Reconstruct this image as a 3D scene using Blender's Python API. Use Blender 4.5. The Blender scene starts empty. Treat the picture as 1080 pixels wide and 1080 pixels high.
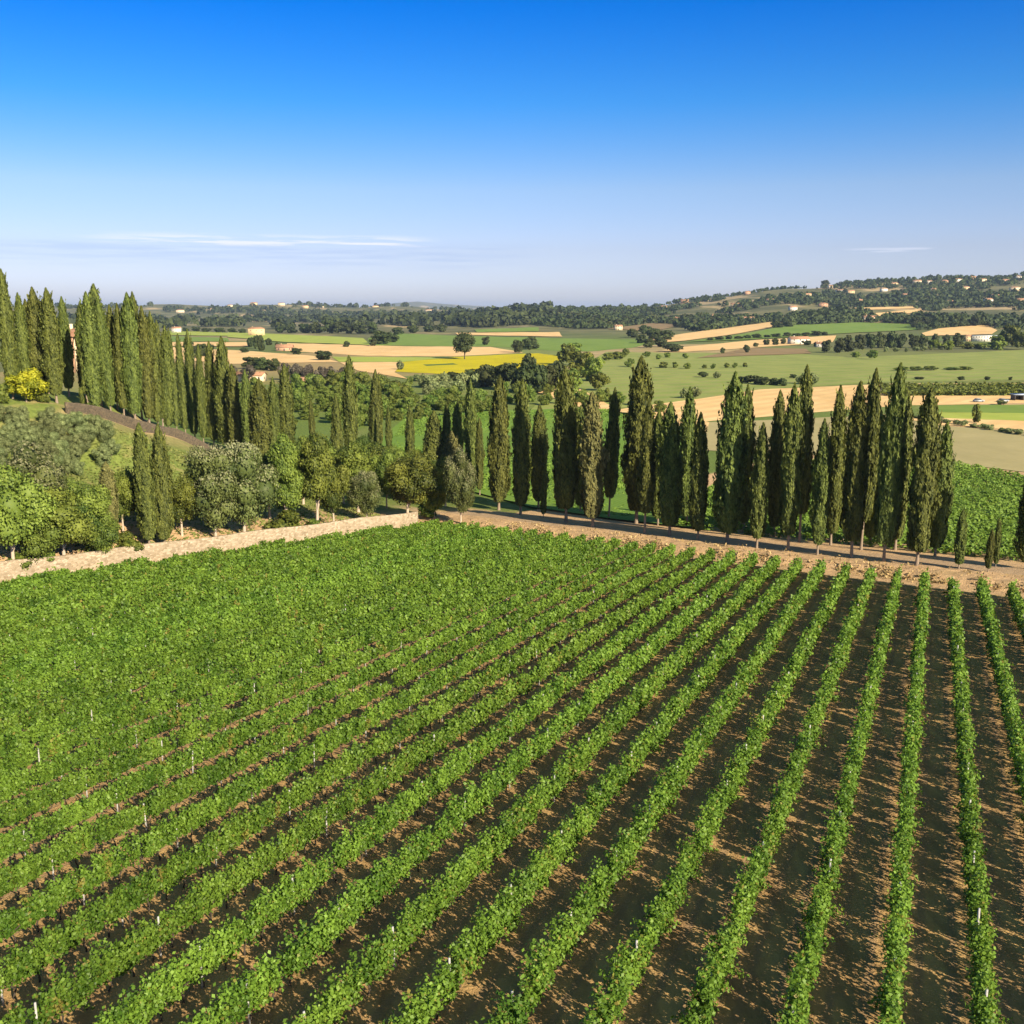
import bpy, math, random
import numpy as np
C = bpy.context.scene.collection
SC = bpy.context.scene
R = math.radians

# ------------------------------------------------------------------ camera, sky, sun, exposure
F = 1083.0                        # focal length in photo pixels (1080 wide)
PITCH = math.atan(213.0 / F)      # horizon at row 327
CAM = np.array([0.0, 0.0, 36.0])
cd = bpy.data.cameras.new('camera'); cam = bpy.data.objects.new('camera', cd); C.objects.link(cam)
cam.location = CAM; cam.rotation_euler = (math.pi / 2 - PITCH, 0, 0)
cd.sensor_width = 36; cd.lens = 36 * F / 1080; cd.clip_start = 0.5; cd.clip_end = 100000
SC.camera = cam

SUN_EL, SUN_AZ = R(27), R(142)    # azimuth clockwise from +Y (the way the camera looks)
w = bpy.data.worlds.new('World'); SC.world = w; w.use_nodes = True
nt = w.node_tree; bg = nt.nodes['Background']
sky = nt.nodes.new('ShaderNodeTexSky'); sky.sky_type = 'NISHITA'; sky.sun_disc = False
sky.sun_elevation = SUN_EL; sky.sun_rotation = SUN_AZ
sky.air_density = 1.0; sky.dust_density = 0.6; sky.ozone_density = 2.5; sky.altitude = 100
hs = nt.nodes.new('ShaderNodeHueSaturation'); hs.inputs['Saturation'].default_value = 1.32; hs.inputs['Value'].default_value = 1.0
nt.links.new(sky.outputs[0], hs.inputs['Color'])
# thin streaks of cloud low over the horizon
tc = nt.nodes.new('ShaderNodeTexCoord'); sep = nt.nodes.new('ShaderNodeSeparateXYZ')
nt.links.new(tc.outputs['Generated'], sep.inputs[0])
mp = nt.nodes.new('ShaderNodeMapping'); mp.inputs['Scale'].default_value = (9, 9, 190)
nt.links.new(tc.outputs['Generated'], mp.inputs['Vector'])
nz = nt.nodes.new('ShaderNodeTexNoise'); nz.inputs['Scale'].default_value = 1.6; nz.inputs['Detail'].default_value = 6
nt.links.new(mp.outputs[0], nz.inputs['Vector'])
def wmath(op, a, b=None, c=None):
    n = nt.nodes.new('ShaderNodeMath'); n.operation = op
    for i, v in enumerate((a, b, c)):
        if v is None: continue
        if isinstance(v, (int, float)): n.inputs[i].default_value = v
        else: nt.links.new(v, n.inputs[i])
    return n.outputs[0]
def wrange(v, a, b, c=0.0, d=1.0):
    n = nt.nodes.new('ShaderNodeMapRange'); n.interpolation_type = 'SMOOTHSTEP'
    nt.links.new(v, n.inputs[0])
    for i, k in enumerate((a, b, c, d)): n.inputs[i + 1].default_value = k
    return n.outputs[0]
zc_ = sep.outputs['Z']; xc_ = sep.outputs['X']
band = wmath('MULTIPLY', wrange(zc_, .056, .060), wrange(zc_, .062, .070, 1, 0))
side = wmath('MULTIPLY', wrange(xc_, -.40, -.30), wrange(xc_, -.12, -.06, 1, 0))
cl = wmath('MULTIPLY', wmath('MULTIPLY', band, side), wrange(nz.outputs['Fac'], .44, .60))
veil = wmath('MULTIPLY', wmath('MULTIPLY', wrange(zc_, .03, .05), wrange(zc_, .055, .064, 1, 0)), wrange(nz.outputs['Fac'], .3, .7))
mx = nt.nodes.new('ShaderNodeMixRGB'); mx.inputs[2].default_value = (8.6, 9.6, 7.6, 1)
bank_ = nt.nodes.new('ShaderNodeMixRGB'); bank_.blend_type = 'MULTIPLY'; bank_.inputs[2].default_value = (.86, .89, .96, 1)
nt.links.new(hs.outputs[0], bank_.inputs[1]); nt.links.new(wmath('MULTIPLY', veil, wrange(xc_, -.05, .05, 1, 0)), bank_.inputs[0])
band2 = wmath('MULTIPLY', wrange(zc_, .0495, .0515), wrange(zc_, .0525, .0555, 1, 0)); side2 = wmath('MULTIPLY', wrange(xc_, .28, .32), wrange(xc_, .36, .39, 1, 0))
cl = wmath('ADD', cl, wmath('MULTIPLY', wmath('MULTIPLY', wmath('MULTIPLY', band2, side2), wrange(nz.outputs['Fac'], .44, .60)), .5))
nt.links.new(bank_.outputs[0], mx.inputs[1]); nt.links.new(wmath('MULTIPLY', cl, .75), mx.inputs[0])
# deeper blue higher in view, paler towards the horizon, as in clear dry summer air
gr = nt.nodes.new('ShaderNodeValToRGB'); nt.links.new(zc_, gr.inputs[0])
for k, (p, c) in enumerate([(.0, (1.05, 1.06, 1.75)), (.024, (1.06, 1.06, 1.72)), (.055, (1.06, .95, 1.36)), (.11, (1.12, 1.01, 1.26)), (.183, (.36, .88, 1.38)), (.26, (.0, .69, 1.45)), (.34, (.2, .66, 1.2)), (.5, (2.6, 1.5, .82))]):  # topmost stop, out of view, brightened and warmed to fill the shade
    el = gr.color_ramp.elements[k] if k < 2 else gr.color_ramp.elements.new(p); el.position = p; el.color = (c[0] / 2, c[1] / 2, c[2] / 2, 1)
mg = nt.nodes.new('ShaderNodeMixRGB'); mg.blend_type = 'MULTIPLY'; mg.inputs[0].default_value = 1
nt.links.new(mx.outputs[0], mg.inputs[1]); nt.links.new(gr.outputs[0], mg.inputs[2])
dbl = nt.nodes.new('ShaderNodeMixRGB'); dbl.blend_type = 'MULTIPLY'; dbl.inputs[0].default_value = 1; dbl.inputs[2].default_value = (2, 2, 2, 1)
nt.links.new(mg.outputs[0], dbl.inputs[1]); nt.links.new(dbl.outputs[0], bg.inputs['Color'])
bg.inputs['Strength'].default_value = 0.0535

sl = bpy.data.lights.new('sun', 'SUN'); sun = bpy.data.objects.new('sun', sl); C.objects.link(sun)
sl.energy = 5.0; sl.angle = R(0.5); sl.color = (1.0, .85, .62)
sd = (math.sin(SUN_AZ) * math.cos(SUN_EL), math.cos(SUN_AZ) * math.cos(SUN_EL), math.sin(SUN_EL))
from mathutils import Vector
sun.rotation_euler = Vector(sd).to_track_quat('Z', 'Y').to_euler()
SC.view_settings.view_transform = 'Standard'; SC.view_settings.look = 'None'
SC.view_settings.exposure = 1.08; SC.view_settings.gamma = 1
SC.cycles.max_bounces = 6; SC.cycles.transparent_max_bounces = 4; SC.cycles.volume_bounces = 0
SC.cycles.diffuse_bounces = 3; SC.cycles.transmission_bounces = 2; SC.cycles.glossy_bounces = 1

# ------------------------------------------------------------------ projection helpers (photo pixels <-> world)
SP, CP = math.sin(PITCH), math.cos(PITCH)
def ray(px, py):
    a = (px - 540.0) / F; b = (py - 540.0) / F     # right, down per unit depth
    return np.array([a, CP - b * SP, -SP - b * CP])
def at(px, py, zc): return CAM + ray(px, py) * zc
def project(P):
    P = np.asarray(P, float); d = P - CAM
    zc = d[..., 1] * CP - d[..., 2] * SP; yd = -d[..., 1] * SP - d[..., 2] * CP
    zc = np.maximum(zc, 1e-3)
    return 540 + F * d[..., 0] / zc, 540 + F * yd / zc, zc
def ss(a, b, x):
    t = np.clip((np.asarray(x, float) - a) / (b - a), 0, 1); return t * t * (3 - 2 * t)

# ------------------------------------------------------------------ terrain height
G0, GS = 16.8, 0.086
def plane_z(x, y): return G0 - GS * y + 0 * x
def on_plane(px, py, up=0.0):
    r = ray(px, py); t = (G0 + up - CAM[2]) / (r[2] + GS * r[1]); return CAM + r * t
WA, WB = on_plane(0, 619)[:2], on_plane(440, 557)[:2]          # foot of the pale wall
EA, EB = on_plane(480, 560)[:2], on_plane(1080, 633)[:2]       # line where the vine rows end
def sdist(A, B, x, y):      # positive = beyond the line, seen from the camera
    d = (B - A) / np.linalg.norm(B - A)
    return -(x - A[0]) * d[1] + (y - A[1]) * d[0]
def sL(x, y): return sdist(WA, WB, x, y)
def sE(x, y): return sdist(EA, EB, x, y)
def base_z(x, y):
    a = plane_z(x, y); k = 1.5
    return .5 * (a + np.sqrt(a * a + k * k))
_cp = []
def _c(px, py, zc): P = at(px, py, zc); _cp.append((P[0], P[1], P[2] - float(base_z(P[0], P[1]))))
for px_, py_, zz in ((0, 424, 148), (70, 434, 150), (150, 456, 172), (222, 479, 196), (110, 420, 178), (-150, 418, 148), (-150, 500, 118), (280, 500, 205), (10, 500, 122), (100, 500, 142), (40, 410, 175), (-300, 430, 130)): _c(px_, py_, zz)
for t in (-.5, -.2, 0, .2, .4, .6, .8, .95):
    P = WA + (WB - WA) * t; _cp.append((P[0], P[1], 1.3 if t < .9 else .5))
for px_, py_ in ((480, 545), (400, 500), (520, 500), (440, 470), (600, 500), (700, 540), (360, 450), (800, 560)):
    P = on_plane(px_, max(py_, 520)); _cp.append((P[0], P[1], 0))
for X, Y, o in ((-60, 290, 0), (-110, 300, 1), (0, 260, 0), (-30, 240, 0.5), (60, 240, 0), (-160, 260, 8), (-200, 330, 1)): _cp.append((X, Y, o))
_cp = np.array(_cp)
def _U(r2): return np.where(r2 > 1e-9, r2 * np.log(r2 + 1e-12), 0)
_n = len(_cp); _K = _U(((_cp[:, None, :2] - _cp[None, :, :2]) ** 2).sum(-1)) + np.eye(_n) * 30.0
_Pm = np.c_[np.ones(_n), _cp[:, :2]]
_sol = np.linalg.solve(np.block([[_K, _Pm], [_Pm.T, np.zeros((3, 3))]]), np.r_[_cp[:, 2], 0, 0, 0])
def hill_off(x, y):
    o = _sol[_n] + _sol[_n + 1] * x + _sol[_n + 2] * y
    for i in range(_n): o = o + _sol[i] * _U((x - _cp[i, 0]) ** 2 + (y - _cp[i, 1]) ** 2)
    m = ss(0.2, 1.2, sL(x, y)) * (1 - ss(270, 400, y)) * (1 - ss(20, 60, x))
    return np.clip(o, -1.0, 40) * m
RU = [300, 380, 450, 560, 600, 650, 700, 760, 800, 830, 870, 900, 950, 1000, 1050, 1080, 1300, 2500]
RC = [-16, -12, -6, -1, 1, 3, 5, 12, 18, 22, 24, 26, 29, 32, 34.5, 37, 46, 60]
def far_z(x, y):
    yy = np.maximum(y, 100.0); u = 540 + 1103.7 * x / yy
    wob = 2.5 * np.sin(x * .011 + 1) + 2 * np.sin(y * .009 + x * .004) + 1.5 * np.sin(x * .023 - y * .013)
    c1 = np.maximum(36 + np.interp(u, RU, RC) * 3200 / 1104, 0)
    t = np.clip((yy - 1150) / 2050, 0, 1); back = 1 - ss(3200, 5200, yy)
    z1 = (c1 * t ** 1.6 + wob * 1.4 * ss(.1, .5, t) * (c1 > 2)) * back
    c2 = np.interp(u, [-2500, 100, 300, 420, 490, 560], [60, 52, 54, 46, 30, 0]); t2 = ss(3700, 5000, yy)
    z2 = (c2 + wob * 2 * (c2 > 1)) * t2 * (1 - ss(5200, 7500, yy))
    c3 = np.interp(u, [330, 380, 415, 440, 470, 520, 600, 680], [0, 60, 140, 165, 125, 85, 50, 0]) * ss(13500, 16000, yy) * (1 - ss(16000, 18500, yy))
    return np.maximum(z1, 0) + np.maximum(z2, 0) + c3
def gz(x, y):
    x = np.asarray(x, float); y = np.asarray(y, float)
    e = sE(x, y); l = sL(x, y)
    bank = .75 * (ss(3.4, 5.0, e) - ss(17, 22, e)) * (1 - ss(4, 10, l)) 
    rough = .10 * np.sin(x * 1.7 + 2 * np.sin(y * .9)) * np.sin(y * 1.3 + x * .6) * ss(2.5, 4.5, e) * (1 - ss(9, 12, e))
    h = base_z(x, y) + hill_off(x, y) + bank + rough
    return h + np.where(y > 1100, far_z(x, y), 0)
def ground(px, py):
    r = ray(px, py); t = np.geomspace(15, 24000, 5000); P = CAM + r * t[:, None]
    d = P[:, 2] - gz(P[:, 0], P[:, 1]); i = np.argmax(d < 0)
    if d[i] >= 0: i = len(t) - 1
    a = d[i - 1] / (d[i - 1] - d[i] + 1e-9); tt = t[i - 1] + (t[i] - t[i - 1]) * a
    p = CAM + r * tt; p[2] = gz(p[0], p[1]); return p

# ------------------------------------------------------------------ materials
def mat(name):
    m = bpy.data.materials.new(name); m.use_nodes = True
    return m, m.node_tree, m.node_tree.nodes['Principled BSDF']
class N:        # small node helper
    def __init__(s, t): s.t = t
    def new(s, k, **kw):
        n = s.t.nodes.new(k)
        for a, b in kw.items(): setattr(n, a, b)
        return n
    def put(s, sock, v):
        if isinstance(v, bpy.types.NodeSocket): s.t.links.new(v, sock)
        elif isinstance(v, tuple) and len(v) == 3 and sock.type == 'RGBA': sock.default_value = (*v, 1)
        else: sock.default_value = v
    def coord(s, scale=(1, 1, 1), rot=0.0, kind='Object'):
        tc = s.new('ShaderNodeTexCoord'); m = s.new('ShaderNodeMapping'); s.t.links.new(tc.outputs[kind], m.inputs[0])
        m.inputs['Scale'].default_value = scale; m.inputs['Rotation'].default_value = (0, 0, rot); return m.outputs[0]
    def noise(s, vec, scale, detail=4, rough=.6):
        n = s.new('ShaderNodeTexNoise'); s.put(n.inputs['Vector'], vec); n.inputs['Scale'].default_value = scale
        n.inputs['Detail'].default_value = detail; n.inputs['Roughness'].default_value = rough; return n.outputs['Fac']
    def mix(s, f, a, b, mode='MIX'):
        n = s.new('ShaderNodeMixRGB', blend_type=mode); s.put(n.inputs[0], f); s.put(n.inputs[1], a); s.put(n.inputs[2], b); return n.outputs[0]
    def rng(s, v, a, b, c=0.0, d=1.0):
        n = s.new('ShaderNodeMapRange'); s.put(n.inputs[0], v)
        for i, k in enumerate((a, b, c, d)): n.inputs[i + 1].default_value = k
        return n.outputs[0]
    def math(s, op, a, b=0.0):
        n = s.new('ShaderNodeMath', operation=op); s.put(n.inputs[0], a); s.put(n.inputs[1], b); return n.outputs[0]
    def attr(s, name): return s.new('ShaderNodeAttribute', attribute_name=name).outputs['Fac']
    def bump(s, h, strength, dist=.1):
        n = s.new('ShaderNodeBump'); n.inputs['Strength'].default_value = strength; n.inputs['Distance'].default_value = dist
        s.put(n.inputs['Height'], h); return n.outputs[0]
def leaf_mat(name, dark, light, trans=.25, hue=.0, rough=.55, tip=None, trunk_var=.35):
    m, t, b = mat(name); n = N(t)
    col = n.mix(n.attr('tone'), dark, light)
    if tip: col = n.mix(n.attr('tip'), col, tip)
    oi = n.new('ShaderNodeObjectInfo').outputs['Random']
    h = n.new('ShaderNodeHueSaturation'); n.put(h.inputs['Color'], col)
    n.put(h.inputs['Hue'], n.rng(oi, 0, 1, .5 - hue, .5 + hue)); n.put(h.inputs['Value'], n.rng(oi, 0, 1, 1 - trunk_var * .6, 1 + trunk_var * .6))
    n.put(b.inputs['Base Color'], h.outputs[0]); b.inputs['Roughness'].default_value = rough
    b.inputs['Specular IOR Level'].default_value = .25
    tr = n.new('ShaderNodeBsdfTranslucent'); n.put(tr.inputs[0], n.mix(1.0, h.outputs[0], (1.3, 1.25, .6), 'MULTIPLY'))
    ms = n.new('ShaderNodeMixShader'); ms.inputs[0].default_value = trans
    t.links.new(b.outputs[0], ms.inputs[1]); t.links.new(tr.outputs[0], ms.inputs[2])
    t.links.new(ms.outputs[0], t.nodes['Material Output'].inputs[0]); return m
M_vine = leaf_mat('vine_leaves', (.045, .105, .011), (.185, .305, .040), .3, .004, .5, tip=(.24, .20, .05), trunk_var=.12)
M_cyp = leaf_mat('cypress_foliage', (.028, .044, .010), (.145, .172, .033), .1, .02, .7, trunk_var=.3)
M_cypb = leaf_mat('cypress_foliage_brownish', (.06, .065, .02), (.19, .18, .06), .1, .01, .7)
M_broad = leaf_mat('broadleaf_foliage', (.036, .062, .010), (.18, .22, .036), .2, .02, .6, trunk_var=.4)
M_silver = leaf_mat('silver_foliage', (.04, .06, .016), (.145, .175, .05), .2, .015, .6, tip=(.30, .30, .17))
M_olive = leaf_mat('olive_foliage', (.07, .095, .034), (.21, .245, .10), .15, .012, .6)
M_lime = leaf_mat('lime_foliage', (.06, .105, .015), (.19, .24, .045), .3, .02, .6)
M_yellow = leaf_mat('yellow_foliage', (.15, .18, .012), (.44, .43, .03), .3, .01, .6)
M_dark = leaf_mat('dark_tree_foliage', (.018, .030, .010), (.060, .078, .022), .1, .02, .7)
M_purple = leaf_mat('plum_foliage', (.05, .042, .034), (.13, .115, .085), .1, .01, .7)
M_crop = leaf_mat('crop_leaves', (.09, .17, .02), (.20, .31, .05), .3, .0, .6, trunk_var=0)
def bark_mat(name, a, b_):
    m, t, b = mat(name); n = N(t); v = n.coord((4, 4, .8))
    f = n.noise(v, 3, 6); n.put(b.inputs['Base Color'], n.mix(f, a, b_)); b.inputs['Roughness'].default_value = .9
    n.put(b.inputs['Normal'], n.bump(f, .6, .05)); return m
M_bark = bark_mat('bark', (.10, .075, .055), (.34, .27, .20)); M_barkd = bark_mat('dark_bark', (.02, .016, .012), (.075, .06, .045))
M_barkp = bark_mat('pale_bark', (.28, .22, .16), (.55, .46, .36))
def plain_mat(name, a, b_, scale=1.0, rough=.85, bump=.3):
    m, t, b = mat(name); n = N(t); f = n.noise(n.coord(), scale, 6); n.put(b.inputs['Base Color'], n.mix(n.rng(f, .3, .7), a, b_))
    b.inputs['Roughness'].default_value = rough; n.put(b.inputs['Normal'], n.bump(f, bump, .05)); return m
M_post = plain_mat('concrete_post', (.28, .28, .29), (.42, .42, .42), 5)
M_plaster = [plain_mat('plaster_white', (.55, .52, .46), (.72, .68, .60), .5), plain_mat('plaster_ochre', (.50, .36, .19), (.62, .47, .27), .5),
             plain_mat('plaster_pink', (.40, .23, .14), (.48, .30, .19), .5), plain_mat('plaster_cream', (.55, .45, .30), (.68, .57, .40), .5)]
def tile_mat():
    m, t, b = mat('terracotta_tiles'); n = N(t); f = n.noise(n.coord(), 1.2, 6)
    wv = n.new('ShaderNodeTexWave'); n.put(wv.inputs['Vector'], n.coord()); wv.inputs['Scale'].default_value = 4
    c = n.mix(n.rng(f, .3, .7), (.24, .11, .06), (.42, .25, .15)); n.put(b.inputs['Base Color'], c); b.inputs['Roughness'].default_value = .85
    n.put(b.inputs['Normal'], n.bump(wv.outputs['Fac'], .6, .06)); return m
M_tile = tile_mat()
M_glass, _t, _b = mat('window_glass'); _b.inputs['Base Color'].default_value = (.05, .06, .07, 1); _b.inputs['Roughness'].default_value = .15
M_bluemetal = plain_mat('blue_grey_sheet', (.30, .36, .46), (.52, .58, .68), 2, .5, .05)
M_dim = plain_mat('weathered_dark_boards', (.05, .05, .05), (.11, .10, .09), 2)
def stone_mat(name, a, b_, mortar, scale):
    m, t, b = mat(name); n = N(t)
    vo = n.new('ShaderNodeTexVoronoi'); n.put(vo.inputs['Vector'], n.coord((1, 1, 1.7))); vo.inputs['Scale'].default_value = scale
    ve = n.new('ShaderNodeTexVoronoi', feature='DISTANCE_TO_EDGE'); n.put(ve.inputs['Vector'], n.coord((1, 1, 1.7))); ve.inputs['Scale'].default_value = scale
    se = n.new('ShaderNodeSeparateColor'); t.links.new(vo.outputs['Color'], se.inputs[0])
    big = n.noise(n.coord(), .35, 5); c = n.mix(se.outputs[0], a, b_)
    c = n.mix(n.rng(big, .45, .7, 0, .5), c, mortar); e = n.rng(ve.outputs['Distance'], 0, .08)
    c = n.mix(e, mortar, c); n.put(b.inputs['Base Color'], c); b.inputs['Roughness'].default_value = .95
    n.put(b.inputs['Normal'], n.bump(n.mix(.4, e, n.noise(n.coord(), 6, 5)), .8, .05)); return m
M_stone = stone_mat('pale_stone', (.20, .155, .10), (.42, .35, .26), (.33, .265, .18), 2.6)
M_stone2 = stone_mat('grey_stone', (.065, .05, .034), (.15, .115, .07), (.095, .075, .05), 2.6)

# ------------------------------------------------------------------ mesh helpers
def link(o, parent=None):
    C.objects.link(o)
    if parent is not None: o.parent = parent
    return o
def npmesh(name, V, Fq, material, attrs=None, smooth=False):
    me = bpy.data.meshes.new(name); V = np.asarray(V, np.float32); Fq = np.asarray(Fq, np.int32); k = Fq.shape[1]
    me.vertices.add(len(V)); me.vertices.foreach_set('co', V.ravel())
    me.loops.add(Fq.size); me.loops.foreach_set('vertex_index', Fq.ravel())
    me.polygons.add(len(Fq)); me.polygons.foreach_set('loop_start', np.arange(0, Fq.size, k, dtype=np.int32))
    me.polygons.foreach_set('loop_total', np.full(len(Fq), k, np.int32))
    if smooth: me.polygons.foreach_set('use_smooth', np.ones(len(Fq), bool))
    for a, v in (attrs or {}).items():
        at_ = me.attributes.new(a, 'FLOAT', 'POINT'); at_.data.foreach_set('value', np.asarray(v, np.float32))
    me.update(calc_edges=True); me.materials.append(material); return me
def unit(v): return v / (np.linalg.norm(v, axis=-1, keepdims=True) + 1e-9)
class Leaves:
    def __init__(s): s.V = []; s.F = []; s.T = []; s.P = []; s.n = 0
    def add(s, c, nrm, size, rng, aspect=1.0, axis=None, tone=None, tip=None):
        n = len(c); nrm = unit(nrm)
        if axis is None: axis = rng.normal(size=(n, 3))
        a = unit(axis - (axis * nrm).sum(1, keepdims=True) * nrm); b = np.cross(nrm, a)
        size = np.broadcast_to(np.asarray(size, float), (n,))[:, None]
        a = a * size * .5 * aspect; b = b * size * .5
        # a leaf-like kite: narrow at the stalk and the tip
        V = np.stack([c - a, c + b * .9 - a * .1, c + a, c - b * .9 - a * .1], 1).reshape(-1, 3)
        s.V.append(V); s.F.append(np.arange(n * 4).reshape(n, 4) + s.n); s.n += n * 4
        t = rng.random(n) if tone is None else tone; s.T.append(np.repeat(t, 4))
        s.P.append(np.repeat(np.zeros(n) if tip is None else tip, 4))
    def grid(s, P, tone=.35):     # P (m,k,3) closed around k : an inner opaque body
        m, k = P.shape[:2]; i, j = np.meshgrid(np.arange(m - 1), np.arange(k), indexing='ij'); j2 = (j + 1) % k
        Fq = np.stack([i * k + j, i * k + j2, (i + 1) * k + j2, (i + 1) * k + j], -1).reshape(-1, 4) + s.n
        s.V.append(P.reshape(-1, 3)); s.F.append(Fq); s.n += m * k; s.T.append(np.full(m * k, tone)); s.P.append(np.zeros(m * k))
    def mesh(s, name, material):
        return npmesh(name, np.concatenate(s.V), np.concatenate(s.F), material, {'tone': np.concatenate(s.T), 'tip': np.concatenate(s.P)})
def tube(pts, rad, k=8):
    V, Fq = [], []; pts = np.asarray(pts, float)
    for i, p in enumerate(pts):
        d = unit((pts[min(i + 1, len(pts) - 1)] - pts[max(i - 1, 0)])[None])[0]
        u = np.cross(d, (0, 1, 0.3)); u /= np.linalg.norm(u); v = np.cross(d, u)
        for j in range(k):
            a = 2 * math.pi * j / k; V.append(p + rad[i] * (math.cos(a) * u + math.sin(a) * v))
    for i in range(len(pts) - 1):
        for j in range(k): Fq.append((i * k + j, i * k + (j + 1) % k, (i + 1) * k + (j + 1) % k, (i + 1) * k + j))
    return np.array(V), np.array(Fq)
def merge(parts):
    V, Fq, n = [], [], 0
    for v, f in parts: V.append(v); Fq.append(np.asarray(f) + n); n += len(v)
    return np.concatenate(V), np.concatenate(Fq)
def box(x0, x1, y0, y1, z0, z1):
    V = np.array([(x, y, z) for z in (z0, z1) for x, y in ((x0, y0), (x1, y0), (x1, y1), (x0, y1))], float)
    return V, np.array([(3, 2, 1, 0), (4, 5, 6, 7), (0, 1, 5, 4), (1, 2, 6, 5), (2, 3, 7, 6), (3, 0, 4, 7)])
def empty(name, loc, label, cat, group=None, rz=0.0):
    o = bpy.data.objects.new(name, None); o.location = loc; o.rotation_euler = (0, 0, rz); o.empty_display_size = .3
    C.objects.link(o); tag(o, label, cat, group); return o
def tag(o, label=None, cat=None, group=None, kind=None):
    if label: o['label'] = label
    if cat: o['category'] = cat
    if group: o['group'] = group
    if kind: o['kind'] = kind
    return o
def part(name, me, parent, loc=None):
    o = bpy.data.objects.new(name, me); C.objects.link(o); o.parent = parent
    if loc is not None: o.location = loc
    return o
ORD = 'first second third fourth fifth sixth seventh eighth ninth tenth eleventh twelfth thirteenth fourteenth fifteenth sixteenth seventeenth eighteenth nineteenth twentieth'.split()
TENS = {2: 'twenty', 3: 'thirty', 4: 'forty'}
def ordw(i):        # 0-based
    if i < 20: return ORD[i]
    t, u = divmod(i + 1, 10); 
    return (TENS[t][:-1] + 'ieth') if u == 0 else TENS[t] + '-' + ORD[u - 1]

# ------------------------------------------------------------------ terrain mesh: one sheet out to the horizon
ROWA = math.atan(450.0 / 1085.0); ca, sa = math.cos(ROWA), math.sin(ROWA)
az = np.radians(np.linspace(-62, 62, 640))
rr = np.concatenate([np.linspace(1, 20, 12)[:-1], np.geomspace(20, 92, 110)[:-1], np.geomspace(92, 260, 260)[:-1], np.geomspace(260, 22000, 330)])
RRg, AZ = np.meshgrid(rr, az, indexing='ij'); X = RRg * np.sin(AZ); Y = RRg * np.cos(AZ); Z = gz(X, Y)
nr, na = X.shape; i, j = np.meshgrid(np.arange(nr - 1), np.arange(na - 1), indexing='ij')
Fq = np.stack([i * na + j, i * na + j + 1, (i + 1) * na + j + 1, (i + 1) * na + j], -1).reshape(-1, 4)[:, ::-1]
e = sE(X, Y); l = sL(X, Y); wig = .5 * np.sin(X * .35) + .4 * np.sin(X * .9 + Y * .7)
soil = (1 - ss(-.5, .6, e + wig * .5)) * (1 - ss(-1.2, -.4, l))
dirt = np.maximum((1 - ss(20, 25, e + wig)) * (1 - ss(8, 16, l)), 1 - ss(.0, 1.0, l)) * (1 - soil)
gravel = ss(9.5, 10.5, e + wig * .5) * (1 - ss(14, 15, e + wig * .5)) * (1 - ss(12, 22, l))
P0, P1 = at(70, 434, 150)[:2], at(222, 479, 196)[:2]
lw = sdist(P0, P1, X, Y); near_lane = ss(P0[0] - 3, P0[0] + 2, X) * (1 - ss(2, 7, -lw)) * ss(-2, 0, -lw) * (1 - ss(0, 5, np.abs(Y - 172) - 32))
lane = ss(-.5, .5, lw) * (1 - ss(9, 12, lw)) * (1 - ss(-70, -40, X)) * ss(P0[0] - 3, P0[0] + 2, X)
me = npmesh('ground', np.stack([X, Y, Z], -1).reshape(-1, 3), Fq, None or bpy.data.materials.new('ground_soil_and_grass'),
            {'soil': soil.ravel(), 'dirt': dirt.ravel(), 'gravel': gravel.ravel(), 'lane': np.clip(near_lane * .35 + lane, 0, 1).ravel(), 'green': (ss(172, 190, Y) * (1 - ss(330, 420, Y)) * (1 - lane)).ravel(), 'far': ss(350, 700, Y).ravel(), 'hillp': ss(1200, 1700, Y).ravel()}, smooth=True)
m = me.materials[0]; m.use_nodes = True; t = m.node_tree; b = t.nodes['Principled BSDF']; n = N(t)
ob = n.coord(); fine = n.noise(ob, 1.6, 8, .65); mid = n.noise(ob, .22, 5); big = n.noise(ob, .02, 4)
rowc = n.coord((1.0, .09, 1), ROWA); strk = n.noise(rowc, 1.5, 6, .6)
soilc = n.mix(n.rng(strk, .3, .62), (.33, .20, .092), (.56, .37, .155)); soilc = n.mix(n.rng(fine, .35, .7), n.mix(.3, soilc, (.27, .165, .08)), soilc)
soilc = n.mix(n.rng(mid, .5, .75, 0, .5), soilc, (.20, .13, .085))
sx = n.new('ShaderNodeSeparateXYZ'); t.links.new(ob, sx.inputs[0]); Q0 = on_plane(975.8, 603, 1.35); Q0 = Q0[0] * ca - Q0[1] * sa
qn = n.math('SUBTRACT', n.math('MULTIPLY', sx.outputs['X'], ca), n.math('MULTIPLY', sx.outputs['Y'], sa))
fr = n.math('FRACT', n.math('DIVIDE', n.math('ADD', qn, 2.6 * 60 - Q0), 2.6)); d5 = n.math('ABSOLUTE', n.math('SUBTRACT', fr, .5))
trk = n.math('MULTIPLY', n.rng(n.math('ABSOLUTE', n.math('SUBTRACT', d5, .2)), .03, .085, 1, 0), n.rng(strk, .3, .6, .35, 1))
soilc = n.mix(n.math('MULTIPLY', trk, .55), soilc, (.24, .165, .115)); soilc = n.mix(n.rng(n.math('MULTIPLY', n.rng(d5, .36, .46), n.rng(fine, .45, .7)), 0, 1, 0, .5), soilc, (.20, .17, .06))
dirtc = n.mix(n.rng(fine, .3, .7), (.36, .235, .125), (.62, .43, .245)); dirtc = n.mix(n.rng(mid, .52, .75, 0, .5), dirtc, (.30, .23, .11))
grasc = n.mix(n.rng(fine, .3, .7), (.09, .13, .026), (.20, .25, .06)); grasc = n.mix(n.rng(mid, .52, .70, 0, .75), grasc, (.36, .28, .13))
vo = n.new('ShaderNodeTexVoronoi'); n.put(vo.inputs['Vector'], n.coord((1, .55, 0), .4)); vo.inputs['Scale'].default_value = .0045
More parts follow.
